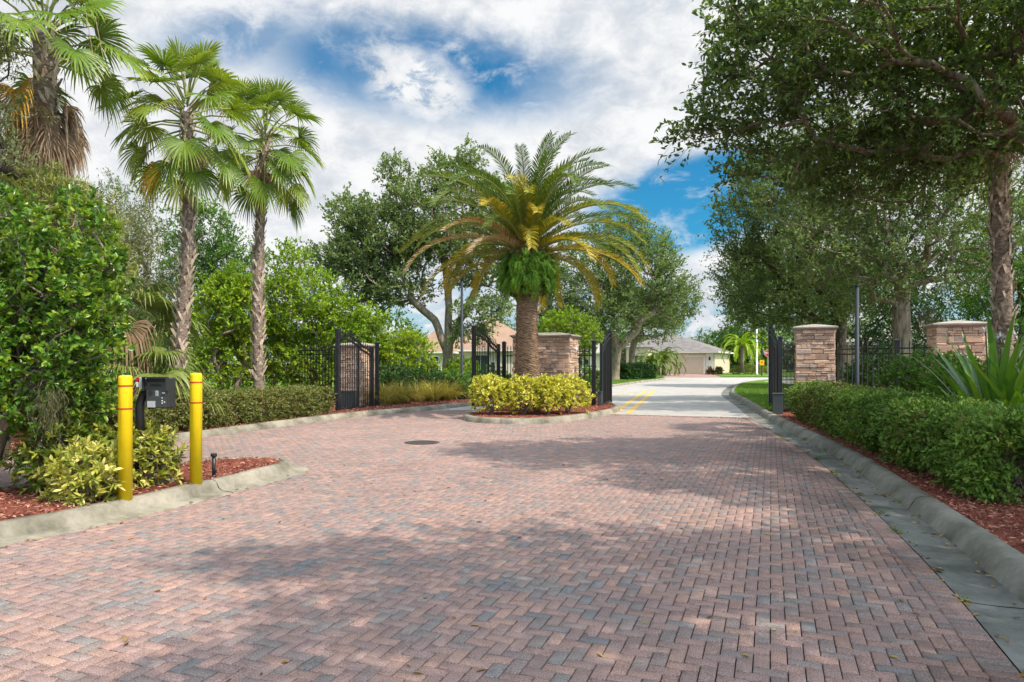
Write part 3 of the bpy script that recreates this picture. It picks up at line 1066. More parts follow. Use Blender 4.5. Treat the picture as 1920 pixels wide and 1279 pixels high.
sweep('kerb', ISL_L[:-1], [(-0.02, -0.01), (0.0, 0.006), (0.16, 0.016), (0.20, 0.05), (0.225, 0.105), (0.265, 0.133), (0.34, 0.138), (0.37, 0.08)], M['kerb'], closed=True, side=-1, rough=0.002, rng=rk, joint=3.0)
sweep('kerb', ISL_C, [(-0.01, -0.01), (0.01, 0.03), (0.03, 0.105), (0.075, 0.135), (0.17, 0.138), (0.19, 0.08)], M['kerb'], closed=True, side=-1, rough=0.002, rng=rk, joint=3.0)


def offset(L, o, closed=True):
    return L + normals2(L, closed) * o


bed_l = offset(ISL_L[:-1], -0.35)
bed_c = offset(ISL_C, -0.175)
polygon('mulch_bed', bed_l[::4], 0.115, M['mulch'], 0.03, rk)
polygon('mulch_bed', bed_c[::3], 0.118, M['mulch'], 0.02, rk)
kr = offset(E_R, 0.60, False)
seg = kr[(kr[:, 1] > -3) & (kr[:, 1] < 20.2)]
strip('mulch_bed', seg[::2], seg[::2] + np.array([9.5, -3.3]), 0.118, M['mulch'], 2)
seg2 = kr[(kr[:, 1] > 20.2) & (kr[:, 0] < 22)]
strip('lawn', seg2[::3], seg2[::3] + np.array([26, -9.5]) * np.linspace(1, 0.6, len(seg2[::3]))[:, None], 0.112, M['lawn'], 3)
kl = offset(E_L, -0.20, False)
segl = kl[(kl[:, 1] > 3) & (kl[:, 1] < 27)]
strip('mulch_bed', segl[::3] + np.array([-5.5, 2.2]), segl[::3], 0.118, M['mulch'], 2)
segl2 = kl[(kl[:, 1] > 27)]
strip('lawn', segl2[::3] + np.array([-30, 12]), segl2[::3], 0.112, M['lawn'], 3)
lw = MB()
lw.add([(4, 70.8, 0.06), (15.6, 70.8, 0.06), (19.4, 90.5, 0.06), (4, 100, 0.06)], [[0, 1, 2, 3]])
lw.build('lawn', M['lawn'], kind='structure')
lw = MB()
lw.add([(21.5, 70.8, 0.06), (120, 70.8, 0.06), (120, 140, 0.06), (30, 140, 0.06), (25.6, 88.6, 0.06)], [[0, 1, 2, 3, 4]])
lw.build('lawn', M['lawn'], kind='structure')
M['drive'] = concrete('driveway_brick', (0.36, 0.24, 0.20), (0.28, 0.18, 0.15), 1.0)
dv = MB()
dv.add([(15.2, 70.4, 0.02), (22.0, 70.4, 0.02), (27.0, 95, 0.02), (19.8, 95, 0.02)], [[0, 1, 2, 3]])
dv.build('driveway', M['drive'], kind='structure')
sw = MB()
sw.add([(18.3, 50.6, 0.118), (46, 46.0, 0.118), (46, 48.2, 0.118), (20.2, 53.6, 0.118)], [[0, 1, 2, 3]])
sw.add([(19.3, 50.3, 0.119), (17.3, 43.0, 0.119), (19.2, 42.2, 0.119), (21.6, 49.8, 0.119)], [[0, 1, 2, 3]])
sw.build('sidewalk', M['walk'], kind='structure')


def line_mark(p0, p1, w):
    p0, p1 = np.array(p0), np.array(p1)
    n = 24
    A = np.linspace(p0, p1, n)
    d = nrm((p1 - p0)[None])[0]
    o = np.array([d[1], -d[0]]) * w / 2
    strip('road_marking', A - o, A + o, 0.004, M['marking'])


line_mark((3.02, 20.5), (7.25, 37.5), 0.17)
line_mark((3.42, 20.4), (7.66, 37.4), 0.17)
line_mark((3.75, 29.0), (6.5, 36.2), 0.10)


def turf(name, poly, n, h, seed, z):
    r = np.random.default_rng(seed)
    poly = np.asarray(poly)
    lo, hi = poly.min(0), poly.max(0)
    p = r.uniform(lo, hi, (n * 3, 2))
    p = p[inside(p, poly)][:n]
    pos = np.column_stack([p, np.full(len(p), z)])
    ax = r.normal(0, 0.35, (len(p), 3)) + np.array([0, 0, 1.0])
    V, Fc, k = leaf_geo(pos, ax, r.normal(0, 1, (len(p), 3)), h * r.uniform(.5, 1.2, len(p)), h * 0.22)
    tag(link(name, np_mesh(name, V, Fc, M['leaf_turf'], v=r.random(len(p)))), 'short green lawn grass behind the kerb', 'grass', kind='stuff')


sg = kr[(kr[:, 1] > 20) & (kr[:, 1] < 47)][::6]
turf('grass', np.vstack([sg, (sg + np.array([3.2, -1.2]))[::-1]]), 26000, 0.07, 5, 0.11)
sg = kl[(kl[:, 1] > 30) & (kl[:, 1] < 62)][::6]
turf('grass', np.vstack([sg, (sg + np.array([-4.5, 1.8]))[::-1]]), 16000, 0.08, 6, 0.11)


def chips(name, poly, n, seed, label, z=0.125, size=0.055):
    r = np.random.default_rng(seed)
    poly = np.asarray(poly)
    lo, hi = poly.min(0), poly.max(0)
    p = r.uniform(lo, hi, (n * 6, 2))
    p = p[inside(p, poly)][:n]
    n = len(p)
    pos = np.column_stack([p, z + r.uniform(0, 0.02, n)])
    an = r.uniform(0, 6.28, n)
    ax = np.column_stack([np.cos(an), np.sin(an), r.normal(0, 0.25, n)])
    V, Fc, k = leaf_geo(pos, ax, r.normal(0, 0.5, (n, 3)) + np.array([0, 0, 1.0]), size * r.uniform(.4, 1.5, n), size * .24 * r.uniform(.6, 1.6, n), fold=0.3)
    tag(link(name, np_mesh(name, V, Fc, M['chips'], v=r.random(n))), label, 'mulch', kind='stuff')


chips('mulch_chips', offset(ISL_L[:-1], -0.32)[::3], 15000, 11, 'red bark mulch chips on the bollard island')
chips('mulch_chips', offset(ISL_C, -0.16)[::3], 9000, 12, 'red bark mulch chips round the date palm')
sg = kr[(kr[:, 1] > 2.5) & (kr[:, 1] < 19.5)][::4]
chips('mulch_chips', np.vstack([sg, (sg + np.array([1.5, -0.5]))[::-1]]), 16000, 13, 'red bark mulch chips along the long right hedge')
sg = kl[(kl[:, 1] > 10) & (kl[:, 1] < 26)][::4]
chips('mulch_chips', np.vstack([sg, (sg + np.array([-1.5, 0.8]))[::-1]]), 9000, 14, 'red bark mulch chips along the left kerb', size=0.07)


# ================================================================== STREET FURNITURE
def bollard(px, base_py, top_z, label):
    x, y, z = P(px, base_py, 0.12)
    t = thing('yellow_bollard', label, 'bollard', (x, y, 0.10), group='yellow bollards guarding the keypad')
    h = top_z - 0.10
    b = MB()
    r = 0.0655
    b.lathe([(r, 0), (r, h - 0.035), (r * 0.97, h - 0.016), (r * 0.86, h - 0.004), (r * 0.6, h)], 40)
    b.build('sleeve', M['bollard'], t, smooth=True)
    for f in (0.105, 0.335):
        s = MB()
        s.lathe([(r + .0005, -0.008), (r + .003, -0.008), (r + .003, 0.008), (r + .0005, 0.008)], 40, (0, 0, h - f))
        s.build('red_band', M['redband'], t)
    return t


bollard(235, 937, 1.372, 'tall yellow bollard with two red bands half hidden by variegated shrub leaves')
bollard(367.5, 908, 1.382, 'tall yellow bollard with two red bands standing clear beside the short black pipe')

t = thing('access_keypad', 'dark grey visitor keypad box on a bent black post between the bollards', 'keypad', (-4.16, 7.75, 0.12))
b = MB()
b.tube([(0, 0, 0), (0, 0, .88), (.012, 0, .95), (.05, -.0, 1.03), (.13, 0, 1.08), (.22, .0, 1.09)], 0.047, 16)
b.build('pedestal', M['black'], t, smooth=True)
b = MB()
b.box((0.235, 0.0, 1.045), (0.268, 0.15, 0.335), -0.12, 0.012)
hs = b.build('housing', M['keypad'], t)
ca, sa = cos(-0.12), sin(-0.12)


def kp(x, y, z):
    return (0.235 + x * ca - y * sa, x * sa + y * ca, 1.045 + z)


b = MB(); b.box(kp(0, -.105, .172), (0.285, 0.06, 0.012), -0.12, .003); b.box(kp(-.138, -.1, .1), (.008, .05, .15), -.12); b.box(kp(.138, -.1, .1), (.008, .05, .15), -.12)
b.build('hood', M['keypad'], t)
b = MB(); b.box(kp(.005, -.083, -.02), (0.235, 0.008, 0.28), -0.12, .002); b.build('face_plate', M['plate'], t)
b = MB(); b.box(kp(.0, -.089, .085), (0.13, 0.006, 0.016), -0.12); b.build('card_slot', M['black'], t)
b = MB(); b.box(kp(-.055, -.088, -.125), (0.095, 0.004, 0.07), -0.12); b.build('notice', M['grey'], t)
b = MB(); b.box(kp(.012, -.088, -.005), (0.034, 0.004, 0.06), -0.12)
for i in range(4):
    b.box(kp(.012, -.0915, .014 - i * .013), (0.026, 0.003, 0.005), -0.12)
b.build('keys', M['grey'], t)
b = MB(); b.lathe([(0.0, 0), (.026, 0), (.026, .004)], 20, (0, 0, 0))
b.v = [kp(x - .065, -.0885 - z, y) for x, y, z in b.v]
b.build('speaker_grille', M['keypad'], t)
b = MB()
for (x, z) in ((.075, -.055), (.075, -.085), (.075, -.112), (.102, -.10), (.082, -.0), (.1, .0)):
    b.box(kp(x, -.089, z), (0.013, 0.004, 0.013), -0.12)
b.build('buttons', M['white'], t)
b = MB(); b.box(kp(-.165, -.07, .115), (0.055, 0.06, 0.115), -0.12, .006); b.build('card_reader', M['grey'], t)
b = MB(); b.box(kp(-.214, -.07, .145), (0.05, 0.03, 0.05), -0.12, .003); b.build('red_tag', M['red'], t)
b = MB(); b.box(kp(-.214, -.07, .090), (0.05, 0.03, 0.055), -0.12, .003); b.build('white_tag', M['white'], t)

x, y, z = P(401, 895, .13)
t = thing('irrigation_riser', 'short black irrigation pipe standing in red mulch', 'pipe', (x, y, .10))
b = MB(); b.lathe([(.021, 0), (.021, .27)], 16); b.lathe([(.027, .02), (.027, .06)], 16); b.build('pipe', M['black'], t, smooth=True)
b = MB(); b.lathe([(.024, .27), (.036, .285), (.036, .31), (.03, .316)], 16); b.box((.028, -.01, .1), (.02, .02, .025)); b.build('cap', M['black'], t)

b = MB()
b.box((0, 0, .03), (.50, .30, .06), .35, .01)
x, y, z = P(284, 900, .15)
o = b.build('concrete_pad', M['kerb'])
o.location = (x, y, .12)
tag(o, 'flat grey concrete pad lying in mulch under the keypad', 'pad')

x, y, z = P(791, 830)
t = thing('manhole_cover', 'round dark iron manhole cover set in the bricks', 'manhole', (x, y, 0.001))
b = MB(); b.lathe([(.33, .0), (.33, .006), (.30, .006)], 40); b.build('ring', M['iron'], t)
b = MB(); b.lathe([(.298, .0), (.298, .007), (.01, .007)], 40)
for i in range(-5, 6):
    for j in range(-5, 6):
        if i * i + j * j < 27 and (i + j) % 2 == 0:
            b.box((i * .05, j * .05, .009), (.03, .03, .005))
b.build('lid', M['iron'], t)


def lamp_post(x, y, h, label, lantern=True):
    t = thing('lamp_post', label, 'lamp post', (x, y, .10), group='slim dark lamp posts')
    b = MB(); b.lathe([(.085, 0), (.085, .25), (.055, .3), (.05, h)], 16); b.build('pole', M['pole'], t, smooth=True)
    if not lantern:
        b = MB(); b.lathe([(.052, h), (.062, h), (.062, h + .05), (.02, h + .07)], 12); b.build('pole_cap', M['black'], t)
        return
    b = MB(); b.lathe([(.05, h), (.09, h + .05), (.13, h + .35), (.15, h + .38), (.05, h + .52), (.02, h + .58)], 10); b.build('lantern', M['black'], t)


x, y, z = P(866, 747, .1)
lamp_post(x, y, 4.6, 'slim dark lamp post standing in shrubs behind the centre left gate')
lamp_post((1607 - CX) / F * 18.25, 18.25, 3.4, 'slim dark lamp post rising from the long right hedge', False)


# ------------------------------------------------------------------ stone pillars
STONE = 1.78 * np.array([1.0, 1.05, 1.06]) * np.array([(.42, .29, .215), (.36, .235, .17), (.47, .34, .26), (.30, .195, .145), (.40, .26, .20), (.45, .30, .21), (.33, .25, .20), (.38, .24, .165)])


def pillar(px, py_loc, w, d, h, label, seed, rz=-AR):
    r = np.random.default_rng(seed)
    t = thing('stone_pillar', label, 'pillar', (px, py_loc, 0.05), rz, 'stacked stone gate pillars')
    hs = h - 0.05 - 0.17
    b = MB(); b.box((0, 0, hs / 2), (w - .07, d - .07, hs)); b.build('core', M['mortar'], t)
    m = MB()
    for face in range(4):
        L = (w, d, w, d)[face]
        D = (d, w, d, w)[face]
        a = face * pi / 2
        z = 0.0
        while z < hs - 0.02:
            ch = min(r.choice([.06, .085, .11, .14, .17]), hs - z)
            if hs - z - ch < 0.04:
                ch = hs - z
            u = -L / 2
            while u < L / 2 - 0.01:
                sw_ = min(r.uniform(.10, .36) * (1.15 if ch > .1 else .9), L / 2 - u)
                if L / 2 - u - sw_ < .07:
                    sw_ = L / 2 - u
                n = 2 if (ch > .12 and r.random() < .35) else 1
                for q in range(n):
                    hh = ch / n
                    pr = r.uniform(.0, .03)
                    c = STONE[r.integers(len(STONE))] * r.uniform(.8, 1.15)
                    gx = .006
                    bx = MB()
                    bx.box((u + sw_ / 2, 0, z + hh * (q + .5)), (sw_ - gx, .09 + pr, hh - gx), 0, r.uniform(.008, .016), tuple(c))
                    V = np.array(bx.v)
                    V += r.normal(0, .003, V.shape)
                    x, y = V[:, 0], V[:, 1] - D / 2 + .045 - pr * .5
                    cc, ss = cos(a), sin(a)
                    m.add(np.column_stack([x * cc - y * ss, x * ss + y * cc, V[:, 2]]), bx.f, tuple(c))
                u += sw_
            z += ch
    m.build('stone_facing', M['stone'], t)
    c = MB()
    hw, hd = w / 2, d / 2
    c.square([(hw + .012, hd + .012, hs), (hw + .03, hd + .03, hs + .02), (hw + .065, hd + .065, hs + .055), (hw + .085, hd + .085, hs + .06), (hw + .085, hd + .085, hs + .095), (hw + .06, hd + .06, hs + .105),
              (hw * .12 if w < 1.4 else hw - hd * .8, hd * .12, hs + .19)])
    c.build('cap', M['cap'], t)
    return t


cw = np.array([0.03, 22.6, 0]) + SD * 0.95 + RD * 0.55
pillar(cw[0], cw[1], 1.9, 1.1, 2.46, 'widest stone wall pillar behind the date palm', 1)
pillar((1532.5 - CX) / F * 19.7, 19.9, 1.0, 1.0, 2.58, 'square stone pillar beside the open right hand gate', 2)
pillar((1803 - CX) / F * 16.9, 17.1, 1.05, 1.0, 2.52, 'square stone pillar behind the strap leaved lily', 3)
pillar(-5.12, 22.9, .93, .93, 2.16, 'stone pillar seen through bars of the leftmost gate', 4)


# ------------------------------------------------------------------ iron fences and gates
def fence(p0, p1, label, zt=1.95, posts=()):
    p0, p1 = np.array(p0, float), np.array(p1, float)
    L = np.linalg.norm(p1 - p0)
    d = (p1 - p0) / L
    t = thing('iron_fence', label, 'fence', (p0[0], p0[1], .10), atan2(d[1], d[0]), 'black iron fence panels')
    zt -= .10
    for z in (zt - .08, zt - .22, .15):
        b = MB(); b.box((L / 2, 0, z), (L, .03, .035)); b.build('rail', M['black'], t)
    b = MB()
    n = max(2, int(L / .155))
    for i in range(n):
        x = (i + .5) * L / n
        b.box((x, 0, (zt + .03) / 2 + .03), (.021, .021, zt - .03))
        b.add([(x - .016, -.016, zt + .03), (x + .016, -.016, zt + .03), (x + .016, .016, zt + .03), (x - .016, .016, zt + .03), (x, 0, zt + .14)], [[0, 1, 4], [1, 2, 4], [2, 3, 4], [3, 0, 4], [3, 2, 1, 0]])
    b.build('picket_panel', M['black'], t)
    return t


def post(x, y, h, label, w=.115):
    t = thing('gate_post', label, 'post', (x, y, .05), -AR, 'square black iron posts')
    b = MB(); b.box((0, 0, h / 2), (w, w, h), 0, .006); b.build('shaft', M['black'], t)
    b = MB(); b.square([(w / 2 + .012, w / 2 + .012, h), (w / 2 + .012, w / 2 + .012, h + .025), (.01, .01, h + .07)]); b.build('post_cap', M['black'], t)
    return t


def leaf_mesh():
    L, h0, h1, zb = 2.15, 1.95, 2.50, 0.03
    t = thing('iron_gate', 'x', 'gate', (0, 0, 0), 0, 'open black iron gate leaves')

    def top(x):
        s = min(max((x / L - .08) / .84, 0), 1)
        return h0 + (h1 - h0) * (.92 * sin(pi / 2 * s) + .08 * s * s) - .10 + .03 * cos(pi * min(1, s * 3)) * (s < .34)
    for x, w, h, nm in ((.045, .095, h0 + .06, 'hinge_stile'), (L - .045, .10, h1, 'end_stile'), (L * .42, .05, top(L * .42) + .0, 'middle_stile')):
        b = MB(); b.box((x, 0, zb + h / 2), (w, w, h), 0, .004); b.build(nm, M['black'], t)
    for off, nm in ((0, 'curved_rail'), (-.145, 'curved_rail')):
        b = MB()
        xs = np.linspace(.08, L - .08, 22)
        for a, c in zip(xs[:-1], xs[1:]):
            b.bar((a, 0, zb + top(a) + off), (c + .004, 0, zb + top(c) + off), .05, .052)
        b.build(nm, M['black'], t)
    b = MB(); b.box((L / 2, 0, zb + .10), (L - .16, .045, .05)); b.build('bottom_rail', M['black'], t)
    b = MB()
    n = 15
    for i in range(1, n):
        x = .08 + (L - .16) * i / n
        if abs(x - L * .42) < .05:
            continue
        zt = top(x) + .10
        b.box((x, 0, zb + (zt + .06) / 2), (.019, .019, zt - .06))
        b.add([(x - .014, -.014, zb + zt), (x + .014, -.014, zb + zt), (x + .014, .014, zb + zt), (x - .014, .014, zb + zt), (x, 0, zb + zt + .07)], [[0, 1, 4], [1, 2, 4], [2, 3, 4], [3, 0, 4]])
    b.build('picket_panel', M['black'], t)
    return t


GATE0 = leaf_mesh()
first = True


def gate(hinge, end, label, s=1.0):
    global first
    o = GATE0 if first else copy_tree(GATE0)
    first = False
    d = np.array(end) - np.array(hinge)
    o.location = (hinge[0], hinge[1], .03)
    o.rotation_euler = (0, 0, atan2(d[1], d[0]))
    k = np.linalg.norm(d) / 2.15
    o.scale = (k, 1, s)
    o['label'] = label
    return o


gate((-4.37, 21.75), (-4.98, 19.7), 'open iron gate leaf at far left in front of a stone pillar', .96)
gB = gate((-.44, 23.5), (-1.2, 21.4), 'open iron gate leaf with dark sign plates left of the palm', 1.03)
gate((2.86, 22.25), (3.46, 24.3), 'open iron gate leaf right of the yellow shrubs beside double yellow line', 1.02)
gate((7.94, 20.7), (8.52, 22.9), 'open iron gate leaf seen edge on beside the stop sign', 1.05)
b = MB()
b.box((.62, .03, 1.28), (.27, .012, .30)); b.build('sign_plate', M['greensign'], gB)
b = MB()
b.box((1.45, .03, 1.30), (.30, .012, .30)); b.build('sign_plate', M['greensign'], gB)
post(-.27, 23.75, 2.12, 'thick square iron post left of the widest stone pillar')
post(2.62, 22.2, 2.12, 'thick square iron post holding the gate right of the yellow shrubs')
post((1466 - CX) / F * 18.8, 18.9, 2.12, 'thick square iron post at the hedge end holding right gate')
post(-4.28, 22.0, 2.05, 'thick square iron post at far left gate by the stone pillar', .10)
pC = post((1687.5 - CX) / F * 17.6, 17.75, 2.0, 'square iron fence post with lock between the right pillars', .12)
b = MB(); b.box((-.075, -.05, .78), (.05, .09, .10), 0, .01); b.build('lock', M['iron'], pC)
fence((-.2, 23.72), (.12, 23.3), 'short iron fence between post and left side of the widest pillar')
fence((2.13, 22.55), (2.56, 22.25), 'short iron fence between the widest pillar and right gate post')
fence((7.37, 18.85), (8.2, 20.1), 'short iron fence between hedge end gate post and stone pillar')
fence((9.08, 19.75), (9.80, 17.9), 'iron fence from stone pillar to the post with a lock')
fence((9.95, 17.85), (10.55, 17.25), 'iron fence from locked post to stone pillar behind lily')
fence((-7.6, 24.6), (-5.65, 23.1), 'dark iron fence in shrubs left of the leftmost pillar', 2.0)


def cabinet(x, y, w, h, label):
    t = thing('gate_operator', label, 'gate motor', (x, y, .04), -AR, 'gate motor cabinets')
    b = MB(); b.box((0, 0, h / 2), (w, w * .8, h), 0, .012); b.build('cabinet', M['green_box'], t)
    b = MB(); b.box((0, 0, h + .012), (w + .03, w * .8 + .03, .03), 0, .006); b.build('lid', M['green_box'], t)


cabinet(-4.97, 21.15, .42, .58, 'grey green gate motor cabinet at the foot of leftmost gate')
cabinet((1460 - CX) / F * 18.5, 18.55, .26, .62, 'narrow grey gate motor cabinet at the hedge end')
cabinet(2.80, 22.05, .13, .52, 'small grey gate motor cabinet by the centre gate leaf')

p = cw + SD * 1.05 - RD * .45
t = thing('floodlight', 'small white floodlight on the edge of widest stone pillar', 'floodlight', (p[0], p[1], 1.93), -AR)
b = MB(); b.lathe([(.03, 0), (.06, .03), (.075, .12), (.07, .13), (.0, .12)], 16); b.v = [(z, y, -x * .8) for x, y, z in b.v]; b.build('lamp_head', M['white'], t, smooth=True)
b = MB(); b.box((-.03, 0, 0), (.06, .05, .05), 0, .008); b.build('bracket', M['grey'], t)


# ================================================================== HOUSES
def hip(mb, x0, x1, y0, y1, z, h, ov=.5, fas=.18):
    x0 -= ov; x1 += ov; y0 -= ov; y1 += ov
    w, d = x1 - x0, y1 - y0
    k = min(w, d) / 2
    if w >= d:
        r0, r1 = (x0 + k, (y0 + y1) / 2, z + h), (x1 - k, (y0 + y1) / 2, z + h)
    else:
        r0, r1 = ((x0 + x1) / 2, y0 + k, z + h), ((x0 + x1) / 2, y1 - k, z + h)
    vs = [(x0, y0, z), (x1, y0, z), (x1, y1, z), (x0, y1, z), r0, r1]
    fs = [[0, 1, 5, 4], [1, 2, 5], [2, 3, 4, 5], [3, 0, 4]] if w >= d else [[0, 1, 4], [1, 2, 5, 4], [2, 3, 5], [3, 0, 4, 5]]
    mb.add(vs, fs)


def house_block(t, x0, x1, y0, y1, h, rh, wallm, roofm, ov=.5):
    b = MB(); b.box(((x0 + x1) / 2, (y0 + y1) / 2, h / 2), (x1 - x0, y1 - y0, h)); b.build('wall', M[wallm], t)
    b = MB(); hip(b, x0, x1, y0, y1, h + .03, rh, ov); b.build('roof', M[roofm], t)
    b = MB()
    b.box(((x0 + x1) / 2, (y0 + y1) / 2, h - .07), (x1 - x0 + 2 * ov - .02, y1 - y0 + 2 * ov - .02, .19))
    b.build('fascia', M['trim'], t)


def window(t, x, y, z, w, h):
    b = MB(); b.box((x, y, z), (w + .16, .08, h + .16)); f = b.build('window', M['white'], t)
    b = MB(); b.box((x - w / 4 - .02, y - .03, z), (w / 2 - .06, .06, h)); b.box((x + w / 4 + .02, y - .03, z), (w / 2 - .06, .06, h)); b.build('pane', M['glass'], f)


t = thing('house', 'beige house with tan orange shingle roof behind the live oak', 'house', (-8.6, 62, .05))
house_block(t, .0, 3.0, 0, 10, 2.45, 1.9, 'stucco_pale', 'roof_tan')
house_block(t, 2.2, 11.0, 5, 18, 2.7, 3.5, 'stucco_pale', 'roof_tan')
window(t, 1.25, -.03, 1.35, 1.55, 1.25)
window(t, 5.6, 4.97, 1.5, 1.6, 1.3)
t = thing('garage_house', 'beige house with wide garage door and grey hip roof at road end', 'house', ((1340 - CX) / F * 90, 90, .05), radians(-25))
house_block(t, -14.0, 0, 0, 14, 2.9, 2.75, 'stucco', 'roof_grey', .6)
b = MB(); b.box((-3.85, -.02, 1.18), (5.3, .10, 2.42)); b.build('garage_frame', M['trim'], t)
b = MB()
for i in range(4):
    b.box((-3.85, -.06, .28 + i * .555), (4.9, .07, .54), 0, .01)
b.build('garage_door', M['garage'], t)
b = MB(); b.box((-.62, -.03, 1.45), (.9, .06, 2.75)); b.build('pilaster', M['trim'], t)
b = MB(); b.lathe([(.05, 0), (.12, .1), (.12, .35), (.03, .5)], 8, (-.62, -.16, 1.75)); b.build('wall_lantern', M['black'], t)
b = MB(); b.box((-9.6, -1.2, 1.75), (3.0, 2.4, 3.5)); b.build('entry_wall', M['stucco'], t)
b = MB(); hip(b, -11.1, -8.1, -2.4, 0.0, 3.5, .55, .35); b.build('entry_roof', M['roof_grey'], t)
b = MB(); b.box((-9.6, -2.42, 1.2), (1.3, .06, 2.3)); b.build('door', M['glass'], t)
t = thing('garden_house', 'beige house with pale grey roof behind the right iron fence', 'house', ((1625 - CX) / F * 40, 40, .05), radians(-12))
house_block(t, 0, 9.0, 0, 9, 2.65, 1.5, 'stucco', 'roof_pale', .6)
window(t, 1.7, -.03, 1.45, 1.5, 1.2)
window(t, 6.2, -.03, 1.45, 1.5, 1.2)
t = thing('villa', 'pale house glimpsed far off between centre oak trunks', 'house', (5.6, 84, .05), radians(-12))
house_block(t, 0, 6, 0, 8, 2.7, 1.8, 'stucco_pale', 'roof_pale', .5)
window(t, 3, -.03, 1.5, 1.4, 1.2)

# ------------------------------------------------------------------ far signs
Ys = 73.0
x, y, z = at(1440, 663.5, Ys)
t = thing('stop_sign', 'red octagonal stop sign on a post at the far corner', 'sign', (x, y, .06), radians(-8))
b = MB(); b.box((0, .03, z / 2), (.05, .04, z)); b.build('post', M['grey'], t)
b = MB()
R = .40
o8 = [(R * cos(pi / 8 + k * pi / 4), R * sin(pi / 8 + k * pi / 4)) for k in range(8)]
b.add([(a, 0, z + c) for a, c in o8] + [(a, -.012, z + c) for a, c in o8], [list(range(8)), list(range(15, 7, -1))] + [[k, (k + 1) % 8, 8 + (k + 1) % 8, 8 + k] for k in range(8)])
b.build('panel', M['white'], t)
b = MB()
o8 = [(.93 * a, .93 * c) for a, c in o8]
b.add([(a, -.013, z + c) for a, c in o8] + [(a, -.018, z + c) for a, c in o8], [list(range(8)), list(range(15, 7, -1))] + [[k, (k + 1) % 8, 8 + (k + 1) % 8, 8 + k] for k in range(8)])
b.build('red_field', M['red'], t)


def text(name, body, size, mat, parent, loc, rot=(pi / 2, 0, 0), ext=.003):
    cu = bpy.data.curves.new(name, 'FONT')
    cu.body = body
    cu.size = size
    cu.align_x = 'CENTER'
    cu.align_y = 'CENTER'
    cu.extrude = ext
    tmp = bpy.data.objects.new(name + '_tmp', cu)
    COL.objects.link(tmp)
    bpy.context.view_layer.update()
    me = bpy.data.meshes.new_from_object(tmp.evaluated_get(bpy.context.evaluated_depsgraph_get()))
    bpy.data.objects.remove(tmp)
    me.name = name
    me.materials.clear()
    me.materials.append(mat)
    o = link(name, me, parent)
    o.location = loc
    o.rotation_euler = rot
    return o


text('lettering', 'STOP', .29, M['white'], t, (0, -.021, z))
x, y, z = at(1428.5, 681, Ys + 1.5)
t = thing('yellow_sign', 'small yellow sign on a tall dark pole left of stop sign', 'sign', (x, y, .06), radians(-8))
b = MB(); b.lathe([(.06, 0), (.05, 4.6)], 10); b.build('pole', M['black'], t)
b = MB(); b.box((0, -.07, z), (.46, .03, .56), 0, .01); b.build('panel', M['signyellow'], t)
b = MB(); b.box((0, -.09, z + .03), (.10, .012, .24)); b.build('mark', M['redband'], t)
x, y, z = at(1419, 696, 84)
t = thing('flagpole', 'white flagpole on the lawn beside the small green palm', 'pole', (x, y, .05))
b = MB(); b.lathe([(.16, 0), (.16, .1), (.12, .12), (.085, 5.6)], 12); b.build('shaft', M['white'], t, smooth=True)
b = MB(); b.lathe([(.02, 5.6), (.11, 5.68), (.11, 5.74), (.02, 5.82)], 12); b.build('finial', M['white'], t)


# ================================================================== PALMS
def fan_leaf(o, d, pet, R, rng, nseg=38, spread=118, droop=.35, dry=False, tilt=None):
    """one fan: petiole then pleated blade split into drooping tips; returns blade V,F,v and petiole path"""
    d = d / np.linalg.norm(d)
    up = np.array([0, 0, 1.0])
    s = np.cross(d, up)
    s = s / max(np.linalg.norm(s), 1e-6)
    n = np.cross(s, d)
    sagp = .10 * pet if not dry else .05
    p1 = o + d * pet * .5 + np.array([0, 0, .02 * pet])
    c = o + d * pet - np.array([0, 0, sagp])
    d2 = nrm((c - p1)[None])[0]
    if tilt is not None:
        d2 = nrm((d2 + tilt)[None])[0]
        s = np.cross(d2, up); s /= max(np.linalg.norm(s), 1e-6)
    n = np.cross(s, d2)
    roll = rng.normal(0, .35)
    s, n = s * cos(roll) + n * sin(roll), n * cos(roll) - s * sin(roll)
    ph = np.radians(np.linspace(-spread, spread, nseg)) + rng.normal(0, .012, nseg)
    dph = np.radians(2 * spread / nseg)
    V, Fc, vv = [], [], []
    tone = rng.uniform(.25, .6)
    fold = rng.uniform(.12, .3) if not dry else .5
    for i, f in enumerate(ph):
        e = d2 * cos(f) + s * sin(f)
        e = e + n * fold * abs(sin(f)) ** 1.5
        e /= np.linalg.norm(e)
        side = np.cross(n, e)
        side /= np.linalg.norm(side)
        r = R * (.80 + .20 * cos(f * .75)) * rng.uniform(.92, 1.06)
        ts = np.array([0.02, .35, .58, .80, 1.0])
        ws = np.array([.004, .35 * r * dph * .53, .58 * r * dph * .48, .30 * r * dph * .5, .002])
        dr = droop * rng.uniform(.6, 1.5)
        g = np.array([0, 0, -1.0])
        cen = [c + e * r * t * (1 - .25 * dr * max(0, t - .5)) + g * r * dr * max(0, t - .42) ** 2 * 1.7 for t in ts]
        pl = n * (.012 * R if i % 2 else -.012 * R)
        b = len(V) * 1
        for q, w, t in zip(cen, ws, ts):
            V.append(q + side * w + pl * (t < .9) * (t > .1))
            V.append(q - side * w - pl * (t < .9) * (t > .1))
        for k in range(4):
            Fc.append([b + 2 * k, b + 2 * k + 1, b + 2 * k + 3, b + 2 * k + 2])
            vv.append(tone + .18 * rng.random() + (.22 if k == 3 else 0) + (.06 if i % 2 else -.04))
    return np.array(V), np.array(Fc), np.array(vv), [o, p1, c]


